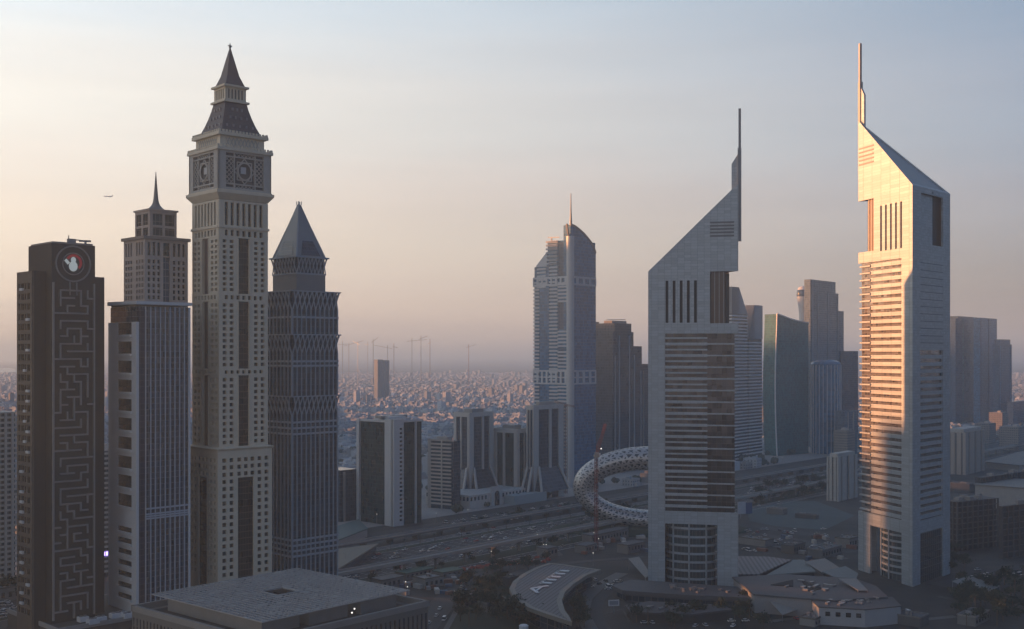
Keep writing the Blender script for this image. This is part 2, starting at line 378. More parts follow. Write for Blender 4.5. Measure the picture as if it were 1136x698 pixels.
# ================================================================== EMIRATES-STYLE PAIR OF TRIANGULAR TOWERS
SMOKE0 = mat('foot_core_panel', (.05, .05, .055), .5, .1, .2)
def blade_tower(root, A, B, C, z_peak, z_low, z_tip, z_fin, z_mast0, slots, notch, bands, open_top, pitch, louvre, half_left, glassname):
    """triangle plan, sharp corner A carries the mast; roof slopes from A down to the edge BC; wall AB is the show wall, s from B to A"""
    cen = ((A[0] + B[0] + C[0]) / 3, (A[1] + B[1] + C[1]) / 3)
    away = lambda p, q: ((p[0] + q[0]) / 2 - cen[0], (p[1] + q[1]) / 2 - cen[1])
    fab, fbc, fac = Face(B, A, away(A, B)), Face(B, C, away(B, C)), Face(C, A, away(A, C))
    L = fab.L; TK = 1.3; mt = TK / math.tan(R(30)); trim = mt
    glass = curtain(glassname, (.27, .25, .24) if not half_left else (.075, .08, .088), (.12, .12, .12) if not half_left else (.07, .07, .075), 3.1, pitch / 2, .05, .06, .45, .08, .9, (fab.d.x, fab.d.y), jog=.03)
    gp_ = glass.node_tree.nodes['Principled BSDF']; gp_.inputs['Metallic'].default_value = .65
    hgt = Vector(A).to_2d() - (Vector(B).to_2d() + Vector(C).to_2d()) / 2; hl = hgt.length; hd = hgt / hl; mid = (Vector(B).to_2d() + Vector(C).to_2d()) / 2
    zr = lambda x, y: z_low + (z_peak - z_low) * max(0, min(1, (Vector((x, y)) - mid).dot(hd) / hl))
    inset = lambda k: [tuple(Vector(cen) + (Vector(p).to_2d() - Vector(cen)) * k) for p in (A, B, C)]
    kin = 1 - TK * 2 / (hl * 2 / 3) * 1.0
    # glazed core below the notch, with the A corner cut back inside the notch
    z_n0, z_n1 = notch[2], notch[3]
    MB().prism(inset(1 - TK / (hl / 3)), open_top + .5, bands[1] + 2).build('glazed_core', glass, root)
    MB().prism(inset(.42), 0, open_top + .5).build('foot_core', SMOKE0, root)
    top = MB()
    def panel(fc, s0, s1, z0, z1, slope=None):
        """cladding piece on a wall, mitred where it ends at a corner"""
        o = -TK; Lf = fc.L
        i0 = mt if s0 < 1e-6 else s0; i1 = Lf - mt if s1 > Lf - 1e-6 else s1
        q = [fc.xy(s0, 0), fc.xy(s1, 0), fc.xy(i1, o), fc.xy(i0, o)]
        top.prism(q, z0, zr if slope else z1)
    def wall(fc, cols, z0, z1, rng, slope):
        """cols: (s0, s1, za, zb) openings"""
        a = rng[0]
        for c in sorted(cols):
            if c[0] > a + 1e-6: panel(fc, a, c[0], z0, z1, slope)
            if c[2] > z0 + 1e-6: panel(fc, c[0], c[1], z0, c[2])
            panel(fc, c[0], c[1], c[3], z1, slope); a = c[1]
        if rng[1] > a + 1e-6: panel(fc, a, rng[1], z0, z1, slope)
    zb = bands[1]; zs = min(z_n0, z_n1)
    nf = notch[0] * L
    # -- crown: from the top of the bands to the roof
    op = [(s0 * L, s1 * L, slots[2], slots[3]) for s0, s1 in slots[0]]
    wall(fab, op + [(nf, L, z_n0, z_n1)], zb, 0, (0, L), True)
    mcols = [(.22 * fbc.L, .80 * fbc.L, z_n0 + 2, z_n1 - .5)]
    wall(fbc, mcols, zb, 0, (0, fbc.L), True)
    wall(fac, [((1 - .30) * L, L, z_n0, z_n1)], zb, 0, (0, L), True)
    # -- shaft: plain corner strips beside the bands
    sb = .19 * L
    for fc, cuts in ((fab, [(sb, L, open_top + 8, zb)]), (fbc, [(.2 * fbc.L, .8 * fbc.L, open_top + 8, bands[2])]), (fac, [(0.25 * L, L, open_top + 8, zb)])):
        c0, c1, c2, c3 = cuts[0]
        panel(fc, 0, c0, 0, zb)
        if c1 < fc.L - .1: panel(fc, c1, fc.L, 0, zb)
        if c3 < zb - .1: panel(fc, c0, c1, c3, zb)
        # foot: piers beside the tall opening
        f0, f1 = (.18 * L, .77 * L) if fc is fab else (max(c0, .2 * fc.L), min(c1, .8 * fc.L))
        panel(fc, c0, c1, open_top, open_top + 8)
        if f0 > c0 + .05: panel(fc, c0, f0, 0, open_top)
        if f1 < c1 - .05: panel(fc, f1, c1, 0, open_top)
    top.build('cladding', ALU, root)
    # inner room walls behind slots and notch
    MB().prism(inset(.80), zb + 1, z_low - 2).build('inner_wall', mat('dark_inner_wall', (.05, .045, .045), .6, .1, .2), root)
    q = [fab.xy(nf + .3, -2.2), fab.xy(nf + .16 * L, -2.2), fac.xy(L - .145 * L, -2.2), fac.xy(L - .30 * L + .3, -2.2)]
    MB().prism(q, z_n0 - .1, z_n1 + .1).build('corner_core', mat('bronze_glazing', (.115, .075, .055), .35, .15, .3, streak=True), root)
    m2 = MB()
    for s in (.74, .79, .84): fab.box(m2, s * L - .25, s * L + .25, -2.2, -1.9, z_n0, z_n1)
    m2.build('core_mullion', STEEL, root)
    # roof plate, sunk between the parapets
    rp = inset(1 - (TK * 1.05) / (hl / 3))
    MB().prism(rp, lambda x, y: zr(x, y) - 3.0, lambda x, y: zr(x, y) - .9).build('roof', mat('blue_roof_panels', (.16, .19, .22), .35, .1, .15), root)
    # floor bands on the show wall
    z = open_top + 8 + pitch * .45; k = 0; zlist = []
    while z < zb - .3: zlist.append(z); z += pitch
    for z in zlist:
        if half_left:   # wide spandrels on the B half, hairlines on to the A corner
            m = MB(); fab.box(m, sb, .66 * L, -TK, -.25, z - pitch * .12, z + pitch * .12); fab.box(m, .66 * L, L - mt, -TK, -.35, z - .42, z + .42); m.build('floor_band', ALU, root)
            m = MB(); fab.box(m, sb, .66 * L, -TK, -.5, z + pitch * .44, z + pitch * .58); m.build('floor_band', ALU, root)
        else:
            m = MB(); fab.box(m, sb, .76 * L, -TK, -.25, z - pitch * .27, z + pitch * .27); fab.box(m, .76 * L, L - mt, -TK, .5, z - .45, z + .45); m.build('floor_band', ALU, root)
            m = MB(); fac.box(m, .25 * L, L - mt, -TK, -.3, z - .6, z + .6); m.build('floor_band', ALU, root)
        if z < bands[2] - 1:
            m = MB(); fbc.box(m, .2 * fbc.L, .8 * fbc.L, -TK, -.25, z - pitch * .26, z + pitch * .26); m.build('floor_band', ALU, root)
    # shallow joints in the upper part of wall BC
    m = MB(); z = bands[2] + pitch
    while z < zb: fbc.box(m, .2 * fbc.L, .8 * fbc.L, -.2, .06, z - .25, z + .25); z += pitch
    m.build('panel_joint', LEAD, root)
    m = MB(); fbc.box(m, .22 * fbc.L, .60 * fbc.L, -2.6, -2.2, z_n0 + 2, z_n1 - .5); m.build('recess_panel', ALU, root)
    m = MB(); fbc.box(m, .50 * fbc.L, .54 * fbc.L, -.3, .12, z_n1 + .5, z_low - 1.5); m.build('edge_slot', LEAD, root)
    # louvres under the peak
    for i in range(5):
        z = louvre[2] + (louvre[3] - louvre[2]) * i / 4; m = MB(); fab.box(m, louvre[0] * L, louvre[1] * L, -.4, .25, z - .55, z + .55); m.build('louvre', LEAD, root)
    # mast and fin at the sharp corner
    m = MB(); fab.box(m, L - .4, L + 1.9, -3.4, -1.0, z_mast0, z_fin + 4); fab.box(m, L + .1, L + 1.7, -2.9, -1.3, z_fin + 4, z_tip); m.build('mast', mat('mast_steel', (.20, .21, .23), .45, .08, .1), root)
    m = MB(); fab.box(m, L - 4.2, L - .45, -3.1, -1.7, z_peak - 9, z_fin, (z_fin - 6, z_fin)); m.build('fin', ALU, root)
    # curved lobby drum standing in the foot of the show wall
    cs, rad = .475 * L, .285 * L; dr = MB(); oc = -rad * .72
    arc = lambda r, n=18: [fab.xy(cs + r * math.cos(math.pi * i / n), oc + r * .62 * math.sin(math.pi * i / n)) for i in range(n + 1)]
    dr.prism(arc(rad * .95), 0, open_top - .3); dr.build('lobby_drum', curtain('lobby_glass', (.03, .05, .06), (.12, .13, .14), 2.4, 5.2, .07, .04, .4, .1, .9, (fab.d.x, fab.d.y)), root)
    for i in range(7):
        z = open_top - 3 - i * (open_top - 6) / 6.5; a0, a1 = arc(rad), arc(rad * .955); m = MB()
        for j in range(18): m.prism([a0[j], a0[j + 1], a1[j + 1], a1[j]], z - .8, z + .55)
        m.build('balcony_band', ALU, root)
    for t in (.30, .52, .74):
        a = math.pi * t; p = fab.xy(cs + rad * 1.02 * math.cos(a), oc + rad * 1.02 * .62 * math.sin(a)); MB().cone((*p, 0), (*p, open_top), .55, .55).build('column', ALU, root)
    # glazed foot of wall BC
    m = MB(); fbc.box(m, .2 * fbc.L, .8 * fbc.L, -1.25, -.9, 0, open_top); m.build('foot_glazing', curtain('foot_glass', (.02, .028, .034), (.07, .075, .08), 3.2, 4.6, .07, .07, .4, .1, .9, (fbc.d.x, fbc.d.y)), root)
five = lambda a, b, w: [(a + (b - a - w) * i / 4, a + (b - a - w) * i / 4 + w) for i in range(5)]
A = (143.0, 719.0); B = (87.5, 731.0); C = (125.6, 773.0); ro = (119, 741)
loc = lambda p, q: (p[0] - q[0], p[1] - q[1])
t = thing('blade_tower', 'grey triangular skyscraper in shade with slanted top rising to a mast on its right', 'skyscraper', (*ro, 0))
blade_tower(t, loc(A, ro), loc(B, ro), loc(C, ro), 257.5, 202.6, 305, 276, 221, (five(.195, .545, .032), 0, 169.5, 196.5), (.69, 1, 169, 202), (0, 162.6, 150), 41, 7.4, (.69, .955, 224.5, 233), True, 'hotel_glass')
B = (257.0, 730.0); A = (239.7, 787.4); C = (298.0, 773.7); ro = (265, 764)
t = thing('blade_tower', 'triangular skyscraper whose left wall glows gold in low sun, mast on its left corner', 'skyscraper', (*ro, 0))
blade_tower(t, loc(A, ro), loc(B, ro), loc(C, ro), 311, 258.3, 364.8, 334, 273.8, (five(.18, .58, .035), 0, 218.5, 249), (.70, 1, 219.5, 255), (0, 212, 152), 33, 4.75, (.70, .985, 280, 291), False, 'office_glass')
# ================================================================== LEFT ROW
# ---- charcoal maze tower
Y = 544; X, w, d = fit(57, Y, 105.5, 31.6, TH)
t = thing('maze_tower', 'charcoal tower with raised maze pattern and round picture screen near its top', 'skyscraper', (X, Y, 0), TH)
zt = Zp(269.5, Y); zsh = Zp(300.5, Y); dl = 6.0
Kx = lambda px, yl: None
def local_x(px, yl):   # x in the tower's own axes where column px meets the plane y = yl
    c, s = math.cos(TH), math.sin(TH); a = (px - 568) / F
    ox, oy = X - s * yl, Y + c * yl
    return (a * oy - ox) / (c - a * s)
xl, xr = local_x(36.5, dl), local_x(115.8, dl)
MB().box(0, w, 0, d, 0, zt).build('central_block', DARKC, t)
cw_, sw_ = math.cos(TH), math.sin(TH); xw_, yw_ = X + cw_ * xl - sw_ * dl, Y + sw_ * xl + cw_ * dl; aw_ = (19.8 - 568) / F; dw = (aw_ * yw_ - xw_) / (-sw_ - aw_ * cw_)
mb = MB(); mb.box(xl + .6, -.01, dl, dl + dw, 0, zsh); mb.box(w + .01, xr, dl, dl + dw, 0, zsh - 1.5); mb.build('side_wing', DARKC, t)
MB().box(.8, w - .8, .8, d - .8, zt, zt + .9).build('roof_parapet', DARKR, t)
# brown window wall at the left end
f1 = Face((xl, dl), (xl, dl + dw), (-1, 0))
rows = []; z = 24.0
while z < zsh - 6: rows.append((z, z + 3.0)); z += 4.9
cols = [(2.6, 6.0), (7.4, 9.4), (10.6, 14.2), (15.4, 18.0)]; cols = [(a * dw / 20, b * dw / 20) for a, b in cols]
mb = MB(); grid_wall(mb, f1, 0, dw, 0, zsh, cols, rows, -.6, .5); mb.build('window_wall', mat('brown_cladding', (.12, .095, .075), .7, .15, .3), t)
rr = random.Random(5)
f1i = Face((xl + .62, dl), (xl + .62, dl + dw), (-1, 0))
its = [(f1i, a, b, c, e) for (c, e) in rows[::-1] for (a, b) in cols]
pane_objects(its, BLACKG, t)
for (c, e) in rows[::-1]:
    if rr.random() < .75:
        a, b = cols[rr.choice((0, 2, 2, 1))]; m = MB(); f1.box(m, a - .3, b + .3, .1, 1.3, c - .5, c + .7); m.build('balcony', WHITE, t)
# maze: walls of a random maze as raised bars on the front
f0 = Face((0, 0), (w, 0), (0, -1)); rm = random.Random(21)
nc, nr = 6, 44; mx0, mx1, mz0, mz1 = w * .035, w * .965, 22.0, Zp(313, Y); cw, ch = (mx1 - mx0) / nc, (mz1 - mz0) / nr
seen = {(0, 0)}; st = [(0, 0)]; opened = set()
while st:
    c = st[-1]; nb = [(c[0] + a, c[1] + b) for a, b in ((1, 0), (-1, 0), (1, 0), (-1, 0), (0, 1), (0, -1)) if 0 <= c[0] + a < nc and 0 <= c[1] + b < nr and (c[0] + a, c[1] + b) not in seen]
    if not nb: st.pop(); continue
    n = rm.choice(nb); opened.add(frozenset((c, n))); seen.add(n); st.append(n)
mb = MB(); th = .8
for i in range(nc):
    for j in range(nr):
        for q, hor in (((i + 1, j), False), ((i, j + 1), True)):
            if q[0] >= nc or q[1] >= nr: continue
            if frozenset(((i, j), q)) in opened: continue
            if hor: f0.box(mb, mx0 + i * cw - th / 2, mx0 + (i + 1) * cw + th / 2, .0, 1.0, mz0 + (j + 1) * ch - th / 2, mz0 + (j + 1) * ch + th / 2)
            else: f0.box(mb, mx0 + (i + 1) * cw - th / 2, mx0 + (i + 1) * cw + th / 2, .0, .98, mz0 + j * ch - th / 2, mz0 + (j + 1) * ch + th / 2)
for s in (mx0, mx1): f0.box(mb, s - th / 2, s + th / 2, 0, .96, mz0, mz1)
cx, cz = w * .49, Zp(291.5, Y); rad = w * .41
f0.box(mb, cx - 2.0, cx - 1.35, 0, .43, mz1 - 6, cz - rad); f0.box(mb, cx + 1.35, cx + 2.0, 0, .43, mz1 - 6, cz - rad)
mb.build('maze_relief', DARKR, t)
mb = MB(); f0.ring(mb, cx, cz, rad, .75, .0, .5); f0.ring(mb, cx, cz, rad * .62, .5, 0, .35); mb.build('screen_surround', DARKR, t)
mb = MB(); f0.ring(mb, cx, cz, rad * .56, rad * .555, .0, .12); scr = mb.build('round_screen', mat('screen_black', (.02, .02, .022), .3, 0), t)
mb = MB(); f0.ring(mb, cx, cz - 1.2, 2.15, 2.14, .13, .22, 20, 1.15); f0.ring(mb, cx + .1, cz + 1.9, 1.25, 1.24, .13, .20, 16, 1.2); f0.bar(mb, (cx - 3.9, .18, cz + 1.9), (cx - 2.2, .18, cz + .0), 1.5, .12)
mb.build('screen_picture', mat('screen_white', (.62, .68, .65), .5, 0, emit=.08), scr)
mb = MB()
for i in range(14):
    a, b = R(150 - i * 14), R(150 - (i + 1) * 14); P = []
    for o in (.13, .2):
        for ang, q in ((a, 4.1), (b, 4.1), (b, 2.9), (a, 2.9)): P.append(f0(cx + .3 + q * math.cos(ang), o, cz + .6 + q * math.sin(ang)))
    mb.hexa(P)
mb.build('screen_picture', mat('screen_red', (.36, .02, .03), .5, 0, emit=.06), scr)
# window-cleaning crane lying along the roof edge
cr = MB(); cr.box(w * .45, w * .62, 3, 5, zt + .9, zt + 3); cr.bar((w * .5, 4, zt + 2.8), (w * .93, 4, zt + 2.4), .5, .5); cr.bar((w * .86, 4, zt + 2.6), (w * .86, 4, zt + .9), .8)
cr.bar((w * .72, 4, zt + 2.3), (w * .98, 4, zt + 2.5), 1.0, .9); cr.bar((w * .47, 4, zt + 3), (w * .47, 4, zt + 4.6), .35); cr.build('cleaning_crane', STEEL, t)

# ---- glass tower in front of the pink one
Y = 565; X, w, d = fit(152, Y, 211, 121, TH)
t = thing('glass_tower', 'blue glass office tower with white balconied side wall and flat white roof canopy', 'skyscraper', (X, Y, 0), TH)
zg = Zp(339.7, Y); zc = Zp(334, Y); zl = Zp(357, Y)
GT = curtain('grid_glass', (.022, .036, .060), (.17, .20, .24), 1.55, 2.9, .10, .06, .5, .10, .9)
MB().box(.6, w - .2, .5, d - .5, 0, zg).build('glazing', GT, t)
f0, f1, f2, f3 = rect_faces(w, d)
mb = MB(); n = 9
for i in range(1, n): f0.box(mb, w * (.16 + .82 * i / n) - .22, w * (.16 + .82 * i / n) + .22, -.52, .15, 0, zg)
for z in (Zp(572, Y), Zp(574.5, Y), Zp(577, Y), Zp(566, Y)): f0.box(mb, w * .17, w * .97, -.52, .10, z - .35, z + .35)
mb.build('mullion', mat('silver_mullion', (.40, .46, .54), .4, .05, .2), t)
mb = MB(); f0.box(mb, w * .965, w, -2, .35, 0, zg); mb.build('edge_pier', WHITE, t)
mb = MB(); f0.box(mb, .9, w * .15, -.5, .0, 0, zg - 1); mb.build('corner_glazing', curtain('navy_glass', (.018, .03, .06), (.05, .07, .10), 2.2, 2.9, .08, .07, .3), t)
mb = MB(); f0.box(mb, -.1, .9, -2, .25, 0, zl); f0.box(mb, w * .15, w * .165, -.5, .2, 0, zg); mb.build('corner_pier', WHITE, t)
rows = []; z = Zp(672, Y) + 1; k = 0
while z < zl - 6:
    low = z < Zp(580, Y)
    if Zp(580, Y) - 1 <= z < Zp(566, Y): z = Zp(566, Y); low = False
    h = 3.4 if low else 7.0; rows.append((z, z + h)); z += h + (2.2 if low else 2.6)
cols = [(d * .16, d * .64)]
mb = MB(); grid_wall(mb, f1, 0, d, 0, zl, cols, rows, -.2, .45); mb.build('side_wall', WHITE, t)
its = [(f1, a, b, c, e) for c, e in rows for a, b in cols]
f1b = Face((-.15, 0), (-.15, d), (-1, 0)); MB().box(-.14, .55, .6, d - .6, 0, zl).build('side_core', GREY, t)
pane_objects([(f1b, *q[1:]) for q in its], BLACKG, t)
for q in its:
    m = MB(); f1.box(m, q[1] - .4, q[2] + .4, .1, 1.4, q[3] - .3, q[3] + .9); m.build('balcony', WHITE, t)
MB().box(.7, w * .7, 4, d - 1, zl, zc - 1.5).build('roof_block', mat('beige_plant_room', (.34, .31, .28), .7, .1, .2), t)
MB().prism([(-4.5, d * .75), (-.6, -.8), (w + .8, -.8), (w + .8, d + .8), (-.6, d + .8)], zc - 1.6, zc).build('roof_canopy', WHITE, t)

# ---- pink stone tower with needle
Y = 597; X, w, d = fit(161, Y, 207, 138.8, TH)
t = thing('stone_tower', 'pinkish stone tower with square windows, set-back lantern and needle spire', 'skyscraper', (X, Y, 0), TH)
zc = Zp(265, Y)
MB().box(.6, w - .6, .6, d - .6, 0, zc).build('core', STONE2, t)
fs = rect_faces(w, d); its = []; mb = MB()
for k, fc in enumerate(fs):
    e = .0 if k in (1, 3) else .5; Lw = fc.L; rows = []
    z = Zp(333, Y) - 12
    while z < Zp(287, Y): rows.append((z, z + 2.0)); z += 3.15
    fr = [(.05, .115), (.165, .23), (.28, .345), (.42, .58), (.655, .72), (.77, .835), (.885, .95)] if k in (0, 2) else [(.06, .14), (.19, .27), (.32, .40), (.60, .68), (.73, .81), (.86, .94)]
    cols = [(a * Lw, b * Lw) for a, b in fr]; strip_c = cols[3] if k in (0, 2) else None
    wc = [c for c in cols if c is not strip_c]
    grid_wall(mb, fc, -e, strip_c[0] if strip_c else Lw + e, 0, Zp(284, Y), [c for c in wc if not strip_c or c[1] <= strip_c[0]], rows, -.7, .5)
    if strip_c: grid_wall(mb, fc, strip_c[1], Lw + e, 0, Zp(284, Y), [c for c in wc if c[0] >= strip_c[1]], rows, -.7, .5)
    # pilaster zone under the cornice
    grid_wall(mb, fc, -e, Lw + e, Zp(284, Y), zc, cols, [(Zp(283, Y), Zp(268, Y))], -.7, .55)
    fi = Face(fc(0, -.55, 0)[:2], fc(Lw, -.55, 0)[:2], fc.n)
    if k < 2: its += [(fi, a, b, c, e2) for c, e2 in rows[::-1] for a, b in wc]
    m = MB()
    for a, b in cols: fi.box(m, a, b, .0, .1, Zp(283, Y), Zp(268, Y))
    m.build('tall_window', BLACKG, t)
    if strip_c: m = MB(); fi.box(m, *strip_c, 0, .12, 0, Zp(284, Y)); m.build('glass_strip', BLUEG, t)
mb.build('wall', STONE2, t); pane_objects(its, BLACKG, t)
MB().box(-1.6, w + 1.6, -1.6, d + 1.6, zc, zc + 1.6).build('cornice', mat('cornice_stone', (.27, .22, .19), .75, .1, .3), t)
Yc = Y + (w * math.sin(TH) + d * math.cos(TH)) / 2
za, zb_ = zc + 1.6, Zp(236.0, Yc); i0, i1, j0, j1 = w * .18, w * .82, d * .14, d * .86
MB().box(i0 + .4, i1 - .4, j0 + .4, j1 - .4, za, zb_).build('lantern_glazing', curtain('lantern_glass', (.05, .05, .05), (.2, .18, .16), 2.4, 4.0, .12, .08, .3), t)
mb = MB(); lw, ld = i1 - i0, j1 - j0
for k, fc in enumerate(rect_faces(lw, ld, i0, j0)):
    e = 0 if k in (1, 3) else .1
    grid_wall(mb, fc, -e, fc.L + e, za, zb_, [(fc.L * .1, fc.L * .47), (fc.L * .56, fc.L * .93)], [(za + 1, za + 5.2), (za + 6.5, zb_ - 1.5)], -.5, .2)
mb.build('lantern_frame', STONE2, t)
MB().box(i0 - .8, i1 + .8, j0 - .8, j1 + .8, zb_, zb_ + .9).build('cornice', STONE2, t)
cx, cy = w / 2, d / 2; z0 = zb_ + .9; prof = [(5.2, 0), (4.6, .7), (3.2, 1.9), (2.2, 3.2), (1.7, 4.4), (1.35, 6), (.9, 11), (.15, Zp(191, Yc) - z0)]
mb = MB()
for (r0, a), (r1, b) in zip(prof, prof[1:]): mb.cone((cx, cy, z0 + a), (cx, cy, z0 + b), r0, r1, 14)
mb.build('spire', mat('spire_lead', (.22, .20, .19), .5, .1, .3), t)

# ---- clock tower
Y = 600; THC = R(43); X, w, d = fit(243.5, Y, 295.5, 215, THC)
t = thing('clock_tower', 'tallest stone tower with latticed clock faces below a slate mansard and pointed spire', 'skyscraper', (X, Y, 0), THC)
MB().box(.8, w - .8, .8, d - .8, 0, Zp(221, Y)).build('core', STONE, t)
fs = rect_faces(w, d); mb = MB(); its = []; its_b = []
DARKSTRIP = curtain('dark_strip_glass', (.02, .02, .022), (.05, .048, .045), 1.6, 3.4, .1, .12, .4)
BROWNSTRIP = curtain('brown_strip_panel', (.12, .075, .06), (.16, .11, .09), 1.2, 3.4, .2, .12, .2, .5, .4)
secs = [(Zp(324, Y), Zp(264, Y), 10), (Zp(408, Y), Zp(335, Y), 11), (Zp(495, Y), Zp(418, Y), 11)]
strips = {}
for k, fc in enumerate(fs):
    Lw = fc.L; e = .6 if k in (0, 2) else 0; fi = Face(fc(0, -.75, 0)[:2], fc(Lw, -.75, 0)[:2], fc.n)
    fr = [(.055, .135), (.20, .285), (.72, .805), (.865, .945)]; cols = [(a * Lw, b * Lw) for a, b in fr]; sc = (.385 * Lw, .615 * Lw)
    for z0, z1, n in secs:
        rows = [(z0 + (z1 - z0) * (i + .22) / n, z0 + (z1 - z0) * (i + .80) / n) for i in range(n)]
        grid_wall(mb, fc, -e, sc[0], z0 - .6, z1 + .6, cols[:2], rows, -.8, .6); grid_wall(mb, fc, sc[1], Lw + e, z0 - .6, z1 + .6, cols[2:], rows, -.8, .6)
        for i in (0, 1): fc.box(mb, sc[i] - (.0 if i else .7), sc[i] + (.7 if i else 0), .6, .95, z0, z1)
        if k < 2: its += [(fi, a, b, c, e2) for c, e2 in rows[::-1] for a, b in cols]
        m = MB(); fi.box(m, *sc, .0, .1, z0 - .6, z1 + .6); m.build('glass_strip' if k in (0, 2) else 'brown_strip', DARKSTRIP if k in (0, 2) else BROWNSTRIP, t)
    # window bands between the sections and the colonnade above
    for za, zb_, kk in ((secs[1][1] + .6, secs[0][0] - .6, 7), (secs[2][1] + .6, secs[1][0] - .6, 7), (secs[0][1] + .6, Zp(252.5, Y), 7), (Zp(250, Y), Zp(221, Y), 7)):
        cc = [(Lw * (.07 + .86 * (i + .22) / kk), Lw * (.07 + .86 * (i + .78) / kk)) for i in range(kk)]
        tall = zb_ - za > 10
        rw = [(za + (.4 if tall else .9), zb_ - (1.2 if tall else .9))]
        grid_wall(mb, fc, -e, Lw + e, za, zb_, cc, rw, -.8, .7)
        if k < 2: its_b += [(fi, a, b, rw[0][0], rw[0][1]) for a, b in cc]
    fc.box(mb, -e - .5 if e else 0, Lw + (e + .5 if e else 0), -.8, 1.4, Zp(252.5, Y), Zp(250, Y))
mb.build('shaft_wall', STONE, t)
pane_objects(its_b + its[:40] + its[40:], BLACKG, t)
# lower stage, a little wider
g = 1.7; mb = MB(); its = []
zt = Zp(500.5, Y); fl = rect_faces(w + 2 * g, d + 2 * g, -g, -g); rows = []
z = 24.0 if False else Zp(642, Y); n = 17; zz = [(z + (Zp(507, Y) - z) * i / n) for i in range(n)]; ph = (Zp(507, Y) - z) / n
rows = [(q + ph * .2, q + ph * .78) for q in zz]
for k, fc in enumerate(fl):
    Lw = fc.L; e = .5 if k in (0, 2) else 0; fi = Face(fc(0, -.6, 0)[:2], fc(Lw, -.6, 0)[:2], fc.n)
    cols = [(a * Lw, b * Lw) for a, b in ((.07, .145), (.205, .28), (.35, .425), (.475, .55), (.60, .675), (.735, .81), (.87, .945))]; sc = (.36 * Lw, .66 * Lw)
    zs = rows[-3][0] - ph * .25
    grid_wall(mb, fc, -e, sc[0], 0, zs, cols[:2], rows[:-3], -.65, .5); grid_wall(mb, fc, sc[1], Lw + e, 0, zs, cols[5:], rows[:-3], -.65, .5)
    grid_wall(mb, fc, -e, Lw + e, zs, zt, cols, rows[-3:], -.65, .5)
    if k < 2: its += [(fi, a, b, c, q) for c, q in rows[-3:] for a, b in cols] + [(fi, a, b, c, q) for c, q in rows[-4::-1] for a, b in cols[:2] + cols[5:]]
    m = MB(); fi.box(m, *sc, 0, .1, 0, zs); m.build('glass_strip', DARKSTRIP, t)
mb.build('base_wall', STONE, t)
MB().box(-g + .64, w + g - .64, -g + .64, d + g - .64, 0, zt).build('base_core', STONE, t)
mb = MB()
for fc, a, b, c, q in its: fc.box(mb, a, b, .01, .08, c, q)
o = mb.build('window', BLACKG, t); o['kind'] = 'stuff'
mb = MB(); mb.frustum((-g - .6, w + g + .6, -g - .6, d + g + .6), zt, (-g - 1.6, w + g + 1.6, -g - 1.6, d + g + 1.6), zt + 1.2); mb.frustum((-g - 1.6, w + g + 1.6, -g - 1.6, d + g + 1.6), zt + 1.2, (-.4, w + .4, -.4, d + .4), zt + 2.0); mb.build('cornice', STONE, t)
